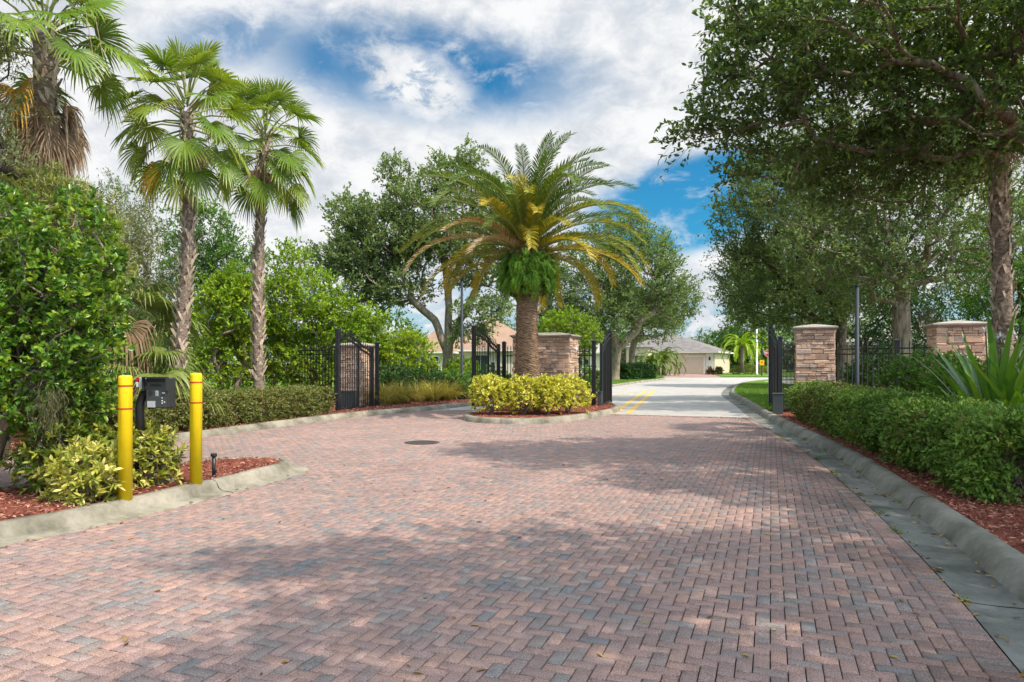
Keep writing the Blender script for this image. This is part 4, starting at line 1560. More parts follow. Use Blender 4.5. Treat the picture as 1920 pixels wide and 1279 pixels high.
def fan_palm(label, base, top, r0, r1, rng, n_live=26, R=.95, pet=1.1, n_dead=12, skirt_len=1.3, n_orange=1, lean_mid=(0, 0), el_min=-48, skirt_z=-.55, spread_up=1.0):
    base, top = np.array(base, float), np.array(top, float)
    t = thing('fan_palm', label, 'palm tree', tuple(base), group='tall fan palms on the left')
    # trunk
    ks = 46
    pts, rad = [], []
    for i in range(ks + 1):
        f = i / ks
        p = (top - base) * f + np.array([lean_mid[0], lean_mid[1], 0]) * sin(pi * f)
        pts.append(p)
        rad.append((r0 * (1 - f) + r1 * f) * (1 + .35 * exp(-f * 14)) * (1 + .05 * sin(i * 2.4)))
    b = MB(); b.tube(pts, rad, 18); b.build('trunk', M['bark_fan'], t, smooth=True)
    # old leaf bases criss-crossing the trunk
    m = MB()
    for i in range(260):
        f = .14 + .86 * (i + rng.random()) / 260
        j = min(int(f * ks), ks - 1)
        c = pts[j] + (pts[j + 1] - pts[j]) * (f * ks - j)
        a = i * 2.399 + rng.normal(0, .15)
        rr = rad[j] * .94
        o = np.array([cos(a), sin(a), 0])
        tg = np.array([-sin(a), cos(a), 0]) * (1 if i % 2 else -1)
        w = .36 * rr * rng.uniform(.6, 1.25)
        h = .19 * rng.uniform(.6, 1.5)
        q0 = c + o * rr
        q1 = c + o * (rr + .022 * rng.uniform(.5, 1.9)) + np.array([0, 0, h]) + tg * h * .55
        sd = np.array([-sin(a), cos(a), 0])
        m.add([q0 - sd * w, q0 + sd * w, q1 + sd * w * .55, q1 - sd * w * .55, q1 * 0 + c + o * rr * .9 + np.array([0, 0, h * .9])], [[0, 1, 2, 3], [3, 2, 4]])
    m.build('leaf_bases', M['boot_fan'], t)
    # live fans
    up0 = pts[-1]
    for i in range(n_live):
        f = (i + .5) / n_live
        el = radians(80 - (80 - el_min) * f ** 1.05) * spread_up
        a = i * 2.399 + rng.normal(0, .2)
        d = np.array([cos(a) * cos(el), sin(a) * cos(el), sin(el)])
        o = up0 + np.array([0, 0, .25 - .75 * f]) + d * .08
        V, Fc, v, path = fan_leaf(o, d, pet * rng.uniform(.8, 1.15) * (1 - .25 * (f < .12)), R * rng.uniform(.85, 1.1), rng, droop=.16 + .42 * f, tilt=np.array([0, 0, -.25 - .5 * f]))
        fr = link('frond', np_mesh('frond', V, Fc, M['fan_green'], v=v), t)
        s = MB(); s.tube(path, [.022, .016, .012], 5, False); s.build('petiole', M['petiole'], fr, smooth=True)
    for i in range(n_orange):
        a = rng.uniform(3.4, 5.2)
        el = radians(-48)
        d = np.array([cos(a) * cos(el), sin(a) * cos(el), sin(el)])
        V, Fc, v, path = fan_leaf(up0 + np.array([0, 0, -.5]) + d * .1, d, pet * .8, R, rng, droop=.8, tilt=np.array([0, 0, -.8]))
        link('frond', np_mesh('frond', V, Fc, M['fan_orange'], v=v), t, label='orange dying fan frond hanging below the green crown')
    for i in range(n_dead):
        a = i * 2.399
        z = skirt_z - (skirt_len - .2) * .55 * rng.random()
        el = radians(rng.uniform(-80, -62))
        d = np.array([cos(a) * cos(el), sin(a) * cos(el), sin(el)])
        V, Fc, v, path = fan_leaf(up0 + np.array([cos(a) * r1, sin(a) * r1, z + .35]), d, .35, R * .85 * rng.uniform(.7, 1.05) * min(1, skirt_len), rng, nseg=30, spread=85, droop=1.1, dry=True, tilt=np.array([0, 0, -.8]))
        link('frond', np_mesh('frond', V, Fc, M['fan_dead'], v=v), t, label='brown dead fan frond hanging in the skirt')
    # hanging flower stalks
    b = MB()
    for i in range(4):
        a = rng.uniform(0, 6.28)
        o = np.array([cos(a), sin(a), 0])
        b.tube([up0, up0 + o * .7 + np.array([0, 0, .3]), up0 + o * 1.25 + np.array([0, 0, .05]), up0 + o * 1.45 + np.array([0, 0, -.7])], [.012, .01, .008, .005], 4, False)
    b.build('flower_stalk', M['twig'], t)
    return t


r1_ = np.random.default_rng(101)
fan_palm('tallest fan palm at far left with a thick brown dead skirt', (-8.15, 12.2, .1), at(84, 62, 12.0), .23, .175, r1_, 30, .72, .95, 34, 1.5, 1, (0, 0), -14, -1.15)
X2, Y2 = P(314, 808, .1)[:2]
fan_palm('fan palm leaning right behind the keypad with one orange frond', (X2, Y2, .08), at(350, 212, Y2), .125, .105, r1_, 40, .64, .92, 8, .7, 1, (.2, 0), -54)
X3, Y3 = P(487, 789, .1)[:2]
fan_palm('fan palm behind the clipped left hedge nearest the gates', (X3, Y3, .08), at(497, 262, Y3), .125, .10, r1_, 38, .64, .88, 10, .8, 0, (-.1, 0), -52)
# trunk on the right, its crown lost in the oak leaves
fan_palm('fan palm trunk at right with a crown hidden among oak leaves', ((1888 - CX) / F * 13.2, 13.2, .08), at(1868, 190, 13.2), .165, .14, r1_, 14, .85, 1.0, 5, .8, 0, (0, 0))


def palmetto(label, base, n, R, pet, seed, stem=.3, dead=2, el_lo=-5):
    r = np.random.default_rng(seed)
    t = thing('cabbage_palm', label, 'palm shrub', base, group='low fan leaved palms at left')
    b = MB(); b.tube([(0, 0, 0), (0, 0, stem)], [.16, .13], 12); b.build('trunk', M['bark_fan'], t)
    for i in range(n):
        f = (i + .5) / n
        el = radians(82 - (82 - el_lo) * f)
        a = i * 2.399 + r.normal(0, .2)
        d = np.array([cos(a) * cos(el), sin(a) * cos(el), sin(el)])
        V, Fc, v, path = fan_leaf(np.array([0, 0, stem]) + d * .05, d, pet * r.uniform(.7, 1.15), R * r.uniform(.8, 1.1), r, nseg=40, spread=100, droop=.75, tilt=np.array([0, 0, -.35]))
        fr = link('frond', np_mesh('frond', V, Fc, M['palmetto'], v=v), t)
        s = MB(); s.tube(path, [.016, .013, .010], 5, False); s.build('petiole', M['petiole'], fr, smooth=True)
    for i in range(dead):
        a = r.uniform(3.6, 5.6)
        d = np.array([cos(a) * .8, sin(a) * .8, .25])
        V, Fc, v, path = fan_leaf(np.array([0, 0, stem]), d, pet * .8, R * .85, r, nseg=34, spread=85, droop=1.5, dry=True, tilt=np.array([0, 0, -1.0]))
        link('frond', np_mesh('frond', V, Fc, M['fan_dead'], v=v), t, label='tan dead fan frond drooping to the ground')
    return t


palmetto('low fan leaved palm around the trunk behind the keypad', (-7.45, 14.3, .1), 16, .85, .70, 5, .9, 3)
palmetto('low fan leaved palm right of the leaning palm trunk', (-7.15, 15.0, .1), 8, .72, .5, 6, .4, 2, 10)
palmetto('higher fan leaved palm between glossy bush and palm trunk', (-8.3, 14.5, .1), 18, 1.05, 1.1, 7, 1.9, 1, -25)


def date_frond(o, az_, el, L, rng, yellow, curl=1.0, nl=84, w=.0185):
    """feather frond: bending rachis and two rows of leaflets"""
    k = 20
    pts = [np.array(o, float)]
    e = el
    h = np.array([cos(az_), sin(az_), 0])
    sway = rng.normal(0, .012)
    for i in range(k):
        e -= curl * radians(5.2) * (0.35 + 1.3 * i / k)
        h = nrm((h + np.array([-h[1], h[0], 0]) * sway)[None])[0]
        pts.append(pts[-1] + (h * cos(e) + np.array([0, 0, sin(e)])) * L / k)
    pts = np.array(pts)
    tt = np.linspace(.05, .995, nl)
    c = np.column_stack([np.interp(tt * k, np.arange(k + 1), pts[:, j]) for j in range(3)])
    tg = nrm(np.gradient(c, axis=0))
    side = nrm(np.cross(tg, np.array([[0, 0, 1.0]])))
    up = np.cross(side, tg)
    V, Fc, vv = [], [], []
    for sgn in (-1, 1):
        ll = (.33 * np.sin(np.clip(tt * 2.5 + .35, 0, pi)) ** .6 + .06) * rng.uniform(.9, 1.1, nl)
        ll = np.maximum(ll, .10)
        dirn = nrm(side * sgn * .78 + up * rng.uniform(.25, .65, nl)[:, None] + tg * (.62 + .5 * tt)[:, None] + rng.normal(0, .06, (nl, 3)))
        mid = c + dirn * (ll * .55)[:, None]
        tip = c + dirn * ll[:, None] - np.array([0, 0, 1.0]) * (ll * .16)[:, None]
        for q0, q1, q2, tq, t_ in zip(c, mid, tip, tg, tt):
            b = len(V)
            V += [q0 - tq * w * .6, q0 + tq * w * .6, q1 + tq * w, q1 - tq * w, q2]
            Fc += [[b, b + 1, b + 2, b + 3], [b + 3, b + 2, b + 4, b + 4]]
            y = yellow + .09 * rng.normal() + (.26 * max(0, t_ - .55) + .06) * (yellow > .4)
            vv += [y, y + .06]
    V = np.array(V)
    # the tip triangle is kept as a thin quad
    Fc = np.array(Fc)
    n0 = len(V)
    tips = V[Fc[1::2, 3]] + .002
    V = np.vstack([V, tips])
    Fc[1::2, 3] = n0 + np.arange(len(tips))
    return V, Fc, np.array(vv), pts


def date_palm():
    r = np.random.default_rng(55)
    bx, by = (988 - CX) / F * 19.6, 19.6
    t = thing('date_palm', 'large date palm with yellowing fronds on the kerbed island', 'palm tree', (bx, by, .1))
    ztop = 4.75
    b = MB()
    prof = [(.40, 0), (.355, .25), (.335, .8), (.31, 1.6), (.285, 2.5), (.28, 3.1), (.33, 3.5), (.42, 3.9), (.46, 4.3), (.42, 4.6), (.3, 5.0), (.12, 5.3)]
    b.lathe(prof, 28); b.build('trunk', M['bark_date'], t, smooth=True)
    m = MB()
    for i in range(1150):
        z = .04 + 3.3 * (i / 1150)
        rr = np.interp(z, [p[1] for p in prof], [p[0] for p in prof])
        a = i * 2.399 + r.normal(0, .05)
        o = np.array([cos(a), sin(a), 0]); sd = np.array([-sin(a), cos(a), 0])
        w = .095 * r.uniform(.8, 1.2); h = .026 * r.uniform(.7, 1.2)
        pr = .034 * r.uniform(.5, 1.6)
        c = np.array([0, 0, z]) + o * (rr - .005)
        u = np.array([0, 0, 1.0])
        m.add([c - sd * w, c - u * h * .7 + o * pr * .7, c + sd * w, c + u * h + o * pr * 1.2 * .5, c + o * pr + u * h * .15], [[0, 1, 4], [1, 2, 4], [2, 3, 4], [3, 0, 4]])
    m.build('leaf_scars', M['bark_date'], t)
    m = MB()
    for i in range(90):
        z = 3.25 + 1.5 * i / 90
        rr = np.interp(z, [p[1] for p in prof], [p[0] for p in prof])
        a = i * 2.399
        o = np.array([cos(a), sin(a), 0]); sd = np.array([-sin(a), cos(a), 0])
        c = np.array([0, 0, z]) + o * rr * .9
        q = c + o * .20 + np.array([0, 0, .22])
        w = .055
        m.add([c - sd * w, c + sd * w, c + sd * w * .8 - np.array([0, 0, .08]), c - sd * w * .8 - np.array([0, 0, .08]), q - sd * w * .6, q + sd * w * .6, q + sd * .03 - np.array([0, 0, .05]), q - sd * .03 - np.array([0, 0, .05])],
              [[0, 1, 5, 4], [3, 7, 6, 2], [1, 2, 6, 5], [0, 4, 7, 3], [4, 5, 6, 7]])
    m.build('frond_stubs', M['bark_date'], t)
    n = 78
    for i in range(n):
        f = (i + .5) / n
        el = radians(86 - 80 * f ** .95)
        a = i * 2.39996 + r.normal(0, .12)
        L = (2.80 + 1.0 * sin(pi * min(1, f * .9 + .05))) * r.uniform(.88, 1.08)
        if sin(a) < -.55 and f > .55:
            el += radians(20)
            L *= .85
        yel = np.clip(.10 + .66 * max(0, f - .27) ** .85 + r.normal(0, .09) + (.25 if r.random() < .14 and f > .3 else 0), .02, .92)
        V, Fc, v, pts = date_frond((cos(a) * .12, sin(a) * .12, 4.92 - .55 * f), a, el, L, r, yel, r.uniform(.75, 1.15) * (.80 + .12 * f))
        dry = f > .55 and r.random() < .10
        fr = link('frond', np_mesh('frond', V, Fc, M['frond_dry' if dry else 'frond_date'], v=v), t, label='dry tan frond among the green ones' if dry else None)
        s = MB(); s.tube(pts[::2], list(np.linspace(.032, .006, len(pts[::2]))), 5, False); s.build('midrib', M['petiole'], fr, smooth=True)
    # fern growing in the old frond stubs: a plant of its own
    ft = thing('fern', 'bright green fern bunch growing round the date palm trunk', 'fern', (bx, by, 4.0))
    VV, FF, vv, off = [], [], [], 0
    for i in range(520):
        a = r.uniform(0, 6.28)
        z = r.uniform(-.50, .62)
        rr = .30 + .27 * (1 - (z - .06) ** 2 / .45)
        o = np.array([cos(a), sin(a), 0])
        p = o * rr + np.array([0, 0, z])
        e = radians(r.uniform(-15, 70))
        L = r.uniform(.26, .70) * (1 if z > -.35 else .7)
        tw = r.normal(0, .5)
        h = np.array([cos(a + tw), sin(a + tw), 0])
        k = 9
        q = [p]
        for j in range(k):
            e -= radians(16)
            q.append(q[-1] + (h * cos(e) + np.array([0, 0, sin(e)])) * L / k)
        q = np.array(q)
        sd = np.array([-h[1], h[0], 0])
        b_ = r.random() * .5
        for sg_ in (-1, 1):
            nn = 13
            tt = np.linspace(.08, .98, nn)
            c = np.column_stack([np.interp(tt * k, np.arange(k + 1), q[:, j]) for j in range(3)])
            tg = nrm(np.gradient(c, axis=0))
            lv, lf, kk = leaf_geo(c, sd * sg_ + tg * .45 + r.normal(0, .08, (nn, 3)), np.cross(sd * sg_, tg) * sg_ + np.array([0, 0, .4]), .115 * np.sin(tt * 2.5 + .45), .036)
            VV.append(lv); FF.append(lf + off); off += len(lv); vv.append(b_ + .5 * r.random(nn))
    link('fern_leaves', np_mesh('fern_leaves', np.vstack(VV), np.vstack(FF), M['leaf_fern'], v=np.concatenate(vv)), ft)


date_palm()


def feather_palm(label, base, h, L, n, seed, stem_r=.16, mat='frond_date', yel=.25):
    r = np.random.default_rng(seed)
    t = thing('feather_palm', label, 'palm tree', base, group='small feather palms near the garage')
    b = MB(); b.tube([(0, 0, 0), (.05, 0, h)], [stem_r * 1.2, stem_r], 12); b.build('trunk', M['bark_fan'], t, smooth=True)
    for i in range(n):
        f = (i + .5) / n
        V, Fc, v, pts = date_frond((0, 0, h), i * 2.399, radians(80 - 85 * f), L * r.uniform(.8, 1.1), r, yel + .2 * f * r.random(), 1.25, 44, .05)
        fr = link('frond', np_mesh('frond', V, Fc, M[mat], v=v), t)
    return t


x, y, z = P(1391, 697, .06)
feather_palm('small bright green palm on the lawn behind the stop sign', at(1391, 699, 84), 3.2, 3.4, 26, 61, .22, 'leaf_bright', .45)
x, y, z = at(1243, 703, 80)
feather_palm('bushy drooping palm left of the garage door', (x, y, .06), 1.6, 3.3, 36, 62, .15)
x, y, z = at(1222, 703, 77)
feather_palm('pale drooping palm leftmost beside the garage drive', (x, y, .06), 1.2, 2.9, 28, 63, .15)


# ================================================================== TREES, SHRUBS, HEDGES
def ell(px, py, Y, rx, ry, rz):
    return (at(px, py, Y), (rx, ry, rz))


def oak(label, base, forks, ells, n, seed, leaf='leaf_oak', bark='bark_oak', rtrunk=.28, group='live oaks', cat='tree', name='live_oak', shell=.5, skip=.75, **sp):
    r = np.random.default_rng(seed)
    A = blob_points(r, n, ells, shell)
    ex = sp.pop('extra', None)
    if ex is not None:
        A = np.vstack([A, ex])
    A = A[A[:, 2] > base[2] + .35]
    d = dict(twigs=6, tlen=.6, per=10, ln=.12, wd=.055)
    d.update(sp)
    return plant(name, label, cat, base, forks, A, leaf, bark, r, group, rtrunk=rtrunk, skip=skip, **d)


# --- right hand side
b0 = (12.4, 22.0, .1)
oak('large live oak with a forked pale trunk behind the right fence', b0, [[b0, at(1690, 600, 22), at(1692, 545, 22)]],
    [ell(1640, 450, 21.5, 2.4, 2.2, 1.7), ell(1540, 420, 21, 1.9, 2, 1.7), ell(1760, 430, 22, 2.4, 2.2, 1.8), ell(1600, 310, 21, 2.2, 2.2, 1.8), ell(1760, 280, 21, 2.6, 2.4, 2.0), ell(1860, 420, 22, 1.8, 2, 2), ell(1500, 330, 20.5, 1.5, 1.6, 1.4), ell(1640, 520, 22, 2.2, 2, .9)],
    730, 21, rtrunk=.27, tlen=.62, per=11, ln=.125, wd=.058)
b0 = (12.75, 27.0, .1)
oak('live oak with dark trunk between stone pillar and lamp post', b0, [[b0, at(1575, 620, 27), at(1568, 580, 27)]],
    [ell(1450, 400, 26, 2.0, 2.2, 1.9), ell(1405, 520, 27, 1.2, 1.6, 1.2), ell(1480, 565, 27, 2.2, 2, 1.1), ell(1560, 480, 27, 2.4, 2.2, 1.9), ell(1440, 330, 25, 1.3, 1.6, 1.1), ell(1400, 440, 26, 1.1, 1.4, 1.0), ell(1440, 585, 28, 1.3, 1.4, .6), ell(1375, 470, 26, .55, .6, .28)],
    680, 22, rtrunk=.25, bark='bark_dark', tlen=.65, per=11, ln=.13, wd=.06)
b0 = ((1535 - CX) / F * 42, 42, .1)
oak('live oak farthest along the right lawn past the sidewalk', b0, [[b0, at(1530, 640, 42), at(1520, 600, 42)]],
    [ell(1432, 570, 42, 1.8, 2.2, 1.1), ell(1500, 530, 42, 4, 3.5, 2.8), ell(1400, 540, 42, 1.2, 1.6, 1.2), ell(1450, 500, 43, 2.5, 2.5, 2)],
    420, 23, rtrunk=.3, tlen=.9, per=10, ln=.2, wd=.095)
# overhanging oak, its trunk just outside the picture
b0 = (9.6, 9.2, .1)
oak('nearest live oak reaching over the road from the right edge', b0, [[b0, (9.5, 9.3, 2.0), (9.0, 9.3, 3.6)], [b0, (9.6, 9.2, 1.9), (10.0, 8.4, 3.8)]],
    [ell(1420, 190, 9.6, .8, 1.0, .55), ell(1340, 230, 9.6, .35, .5, .22), ell(1500, 80, 9.6, 1.1, 1.2, .8), ell(1560, 230, 9.8, 1.1, 1.3, .7), ell(1700, 120, 9.8, 1.5, 1.6, 1.1), ell(1800, 260, 9.5, 1.2, 1.4, .6), ell(1880, 90, 9.6, 1.4, 1.6, 1.3),
     ell(1640, 320, 10.4, 1.0, 1.2, .45), ell(1430, 290, 10.0, .35, .5, .3), ell(1600, 10, 8.8, 1.4, 1.5, .9), ((7.5, 7.0, 6.4), (2.2, 2.2, 1.0)), ((9.5, 9.5, 6.8), (2.6, 2.6, 1.6)), ell(1395, 20, 9.4, .5, .7, .4), ell(1350, 150, 9.6, .25, .35, .3)],
    1300, 24, leaf='leaf_oak_near', rtrunk=.19, tlen=.42, per=12, ln=.088, wd=.038, shape='hex', twigs=6, skip=.6, group='live oaks', sag=.25,
    extra=[at(*q, 9.6) for q in ((1282, 250), (1300, 262), (1318, 238), (1335, 255), (1330, 215), (1350, 240), (1362, 212), (1340, 140), (1352, 165), (1368, 130), (1385, 95), (1400, 60), (1408, 25), (1372, 180), (1390, 150), (1380, 250), (1400, 275), (1410, 225), (1430, 120), (1445, 70), (1385, 300), (1370, 320), (1400, 335), (1440, 330), (1480, 350), (1420, 20), (1460, 25))])
b0 = (8.6, 2.0, .1)
oak('live oak beside the camera shading the near bricks', b0, [[b0, (8.5, 2.0, 2.2), (7.9, 1.9, 4.3)]],
    [((5.6, .6, 6.4), (2.2, 1.5, .9)), ((4.0, .2, 6.8), (1.6, 1.5, .8)), ((7.2, 2.0, 6.5), (1.8, 1.7, .9)), ((9.0, 3.2, 6.3), (1.6, 1.8, 1.0)), ((5.0, 2.4, 6.9), (1.8, 1.0, .7)), ((8.0, 4.6, 6.7), (1.7, 1.7, .9)), ((7.5, -1.0, 6.2), (2.2, 2.2, 1.2)), ((6.6, 5.8, 7.0), (1.2, .9, .6)), ((6.0, -2.4, 6.4), (2.2, 1.8, .9)), ((2.9, 2.2, 7.2), (.9, .6, .4))],
    1250, 25, leaf='leaf_oak_near', rtrunk=.28, tlen=.55, per=11, ln=.125, wd=.06, twigs=6, skip=.7)
# dark growth closing the view behind the right fence
for i, (e, lab, m_) in enumerate(((([ell(1800, 560, 33, 3.2, 2.5, 2.6), ell(1750, 640, 33, 2.4, 2, 1.2)]), 'dark bushy tree behind the locked fence post', 'leaf_dark'),
                              (([ell(1900, 600, 29, 2.4, 2.2, 2.6), ell(1915, 470, 28, 2.2, 2, 2.2)]), 'dark bushy tree at the right edge behind the fan palm trunk', 'leaf_mid'),
                              (([ell(1640, 590, 36, 3.0, 2.5, 2.2), ell(1600, 540, 36, 2.4, 2, 1.6)]), 'dark tree crown above the pale roofed house', 'leaf_dark'))):
    c = np.mean([x[0] for x in e], 0)
    bb = (c[0], c[1], .05)
    oak(lab, bb, [[bb, (c[0], c[1], 1.6)]], e, 260, 40 + i, leaf=m_, bark='bark_dark', rtrunk=.16, group='dark trees behind the right fence', name='tree', tlen=.7, per=10, ln=.16, wd=.08)

# --- centre
b0 = (8.25, 56, .05)
oak('broad live oak behind the date palm right of the stone wall', b0, [[b0, at(1156, 655, 56), at(1150, 630, 56)], [b0, at(1157, 655, 56), at(1190, 622, 56)]],
    [ell(1090, 530, 55, 4.2, 3.5, 3.6), ell(1185, 520, 56, 3.6, 3.5, 3.2), ell(1250, 560, 57, 2.2, 2.4, 2.0), ell(1165, 440, 57, 2.6, 2.5, 1.7), ell(1075, 610, 54, 2.6, 2.4, 1.2), ell(1230, 480, 57, 1.6, 2, 1.6), ell(1130, 590, 55, 3, 3, 1.6), ell(1040, 560, 55, 2.2, 2.4, 2.6), ell(1285, 545, 58, .9, 1, .7)],
    760, 26, rtrunk=.36, tlen=1.1, per=10, ln=.25, wd=.12)
b0 = (10.9, 63, .05)
oak('live oak with slender trunk second along the centre lawn', b0, [[b0, at(1185, 660, 63), at(1190, 640, 63)]],
    [ell(1225, 605, 62, 2.2, 2.2, 1.6), ell(1190, 575, 63, 2.8, 2.5, 2.0), ell(1250, 590, 63, 1.6, 1.6, 1.4)],
    240, 27, rtrunk=.28, tlen=1.1, per=10, ln=.25, wd=.12)
b0 = (-3.2, 34, .05)
oak('tall airy live oak with splayed limbs left of the date palm', b0, [[b0, at(836, 655, 34), at(815, 600, 34), at(775, 565, 34)], [b0, at(840, 640, 34), at(842, 575, 34), at(838, 520, 34)], [b0, at(843, 645, 34), at(868, 590, 34), at(895, 540, 34)]],
    [ell(715, 450, 34, 2.2, 2.2, 1.9), ell(655, 410, 34, 1.1, 1.4, 1.3), ell(800, 400, 34, 2.2, 2.2, 2.2), ell(878, 320, 34, .8, 1, 1.3), ell(740, 330, 34, .8, 1, .9), ell(830, 330, 34, .7, 1, 1.1), ell(905, 480, 34, 2.2, 2.2, 1.9), ell(690, 550, 34, 1.6, 1.8, .9), ell(900, 580, 33, 1.5, 1.6, .55), ell(640, 490, 34, 1.5, 1.6, 1.0), ell(690, 490, 34, 1.5, 1.6, 1.2), ell(760, 540, 34, 1.5, 1.6, .9), ell(700, 605, 34, 1.1, 1.2, .4), ell(880, 620, 33.5, 1.1, 1.2, .35), ell(800, 470, 34, 1.8, 1.8, 1.2), ell(930, 400, 35, 1.3, 1.5, 1.6)],
    1150, 28, vbase=.12, rtrunk=.19, tlen=.6, per=11, ln=.165, wd=.085, skip=.55, shell=.3)
# --- left woods
def bush(label, base_px, base_Y, ells, n, seed, leaf, name='tree', cat='tree', group=None, stems=3, rtrunk=.09, bark='bark_stem', spread=.35, **sp):
    r = np.random.default_rng(seed)
    bx = (base_px - CX) / F * base_Y
    base = (bx, base_Y, .08)
    A = blob_points(r, n, ells, sp.pop('shell', .5))
    A = A[A[:, 2] > .25]
    top = np.mean([e[0] for e in ells], 0)
    tr = []
    for k in range(stems):
        a = 6.28 * k / stems + .4
        o = np.array([cos(a), sin(a), 0]) * spread
        b = np.array(base) + o * .35
        h = max(.25, (top[2] - .1) * .45)
        tr.append([b, b + o * .6 + np.array([0, 0, h * .5]), b + o * 1.4 + np.array([0, 0, h])])
    d = dict(twigs=5, tlen=.4, per=9, ln=.08, wd=.04, rtip=.004, twigs_r=.002, step=.3, skip=.4, flare=.2)
    d.update(sp)
    return plant(name, label, cat, base, tr, A, leaf, bark, r, group, rtrunk=rtrunk, crown_name='crown' if cat == 'tree' else 'foliage', trunk_name='trunk' if cat == 'tree' else 'stem', **d)


G = 'trees of the left woodland edge'
bush('bright yellow green tree just left of the leftmost gate', 600, 26, [ell(565, 580, 26, 1.7, 1.5, 1.4), ell(640, 625, 26, 1.3, 1.2, 1.1), ell(535, 510, 26, 1.0, 1.1, .9), ell(600, 690, 26, 1.7, 1.2, .9), ell(675, 610, 26, .8, .9, .8), ell(510, 650, 26, 1.2, 1.2, 1.2)],
     520, 31, 'leaf_bright', group=G, tlen=.5, ln=.14, wd=.07, per=12)
bush('bright yellow green tree between the two tall palm trunks', 425, 24, [ell(430, 590, 24, 1.1, 1.1, 1.2), ell(415, 670, 24, 1.1, 1.0, 1.0), ell(450, 540, 24, .6, .7, .7)],
     300, 32, 'leaf_bright', group=G, tlen=.45, ln=.13, wd=.065, per=12)
bush('mid green upright tree above and behind the palm trunks', 400, 29, [ell(395, 440, 29, 1.1, 1.2, 1.3), ell(440, 500, 29, 1.1, 1.2, 1.1), ell(350, 500, 29, 1.0, 1.1, 1.3), ell(400, 560, 29, 1.6, 1.3, 1.3), ell(320, 430, 29, .5, .6, .8)],
     420, 33, 'leaf_mid', group=G, tlen=.5, ln=.14, wd=.065, per=10, stems=1, rtrunk=.14)
bush('sparse grey leaved tree against the sky left of the palms', 235, 23, [ell(240, 370, 23, .85, .9, .65), ell(215, 430, 23, .8, .8, .6), ell(270, 440, 23, .5, .6, .6)],
     110, 34, 'leaf_oak', group=G, tlen=.45, ln=.10, wd=.038, per=8, stems=1, rtrunk=.08)
bush('olive toned thin tree behind the higher fan leaved palm', 215, 20, [ell(220, 440, 20, 1.2, 1.0, .75), ell(180, 480, 20, 1.0, 1.0, .8), ell(265, 500, 20, .8, .8, .7), ell(230, 560, 20, 1.2, 1.0, 1.0)],
     260, 35, 'leaf_olive', group=G, tlen=.45, ln=.11, wd=.034, per=9, stems=2, rtrunk=.08)
bush('yellow green drooping shrub on top of the glossy bush', 95, 11.2, [ell(110, 388, 11.2, .75, .7, .40), ell(60, 362, 11.0, .6, .6, .33), ell(150, 420, 11.2, .5, .5, .5), ell(170, 480, 11.5, .5, .6, .5)],
     210, 36, 'leaf_yellowgreen', group=G, tlen=.38, ln=.12, wd=.018, per=12, sag=1.2, stems=2, rtrunk=.06)
bush('grey green willowy tree at the top left corner', -20, 10.5, [ell(-20, 90, 10.5, .30, .5, .5), ell(-15, 220, 10.5, .22, .4, .4), ell(5, 310, 10.6, .45, .5, .2), ell(-70, 180, 10.5, .7, .7, 1.1)],
     120, 37, 'leaf_olive', group=G, tlen=.4, ln=.085, wd=.022, per=12, sag=.5, stems=1, rtrunk=.10, bark='bark_dark')
for i, (e, lab, m_) in enumerate(((([ell(330, 640, 31, 2.2, 1.6, 1.5), ell(260, 600, 30, 1.6, 1.5, 1.8)]), 'dark green tree deep behind the keypad palms', 'leaf_dark'),
                              (([ell(480, 660, 31, 2.4, 1.6, 1.5), ell(520, 600, 32, 1.6, 1.4, 1.5)]), 'dark green tree deep behind the clipped left hedge', 'leaf_dark'),
                              (([ell(650, 660, 31, 1.9, 1.4, 1.2)]), 'dark green tree deep behind the leftmost gate', 'leaf_dark'),
                              (([ell(80, 610, 19, 2.2, 1.5, 1.6), ell(180, 640, 19, 1.4, 1.3, 1.3), ell(20, 700, 18, 1.6, 1.2, .9)]), 'dark green thicket across the lane behind the glossy bush', 'leaf_dark'),
                              (([ell(60, 440, 17, 1.5, 1.3, 1.6), ell(-40, 420, 16, 1.5, 1.3, 1.8)]), 'mid green tree behind the tallest fan palm', 'leaf_mid'))):
    c = np.mean([x[0] for x in e], 0)
    bush(lab, CX + c[0] / c[1] * F, c[1], e, 240, 50 + i, m_, group=G, stems=2, rtrunk=.10, tlen=.55, ln=.14, wd=.065, per=10, bark='bark_dark')

# glossy bush on the near island, trunks showing low down
r = np.random.default_rng(70)
e = [((-5.6, 7.9, 2.5), (1.25, 1.1, .95)), ((-4.95, 7.7, 1.75), (.85, .9, .75)), ((-6.6, 7.8, 2.2), (1.2, 1.2, 1.4)), ((-5.7, 7.3, 1.35), (1.1, .8, .55)), ((-4.85, 7.6, 2.2), (.6, .7, .6)), ((-5.15, 7.5, 1.2), (.6, .6, .35)), ((-6.9, 6.6, 1.6), (1.0, 1.0, 1.2))]
A = blob_points(r, 1500, e, .62)
A = A[(A[:, 0] / A[:, 1] < -.578) & (A[:, 2] > .82) & (A[:, 1] > 5.4)]
plant('glossy_bush', 'big rounded glossy green bush on the near left island', 'bush', (-5.6, 7.5, .1),
      [[(-5.55, 7.25, .1), (-5.45, 7.3, .6), (-5.2, 7.4, 1.2)], [(-5.6, 7.4, .1), (-5.75, 7.5, .7), (-6.0, 7.7, 1.5)], [(-5.75, 7.0, .1), (-6.1, 6.8, .6), (-6.5, 6.9, 1.3)]],
      A, 'leaf_glossy', 'bark_oak', r, rtrunk=.085, rtip=.004, step=.25, skip=.4, trunk_name='stem', crown_name='foliage', twigs=5, tlen=.20, per=9, ln=.078, wd=.038, shape='hex', mode='rosette', upb=.25, twigs_r=.002)


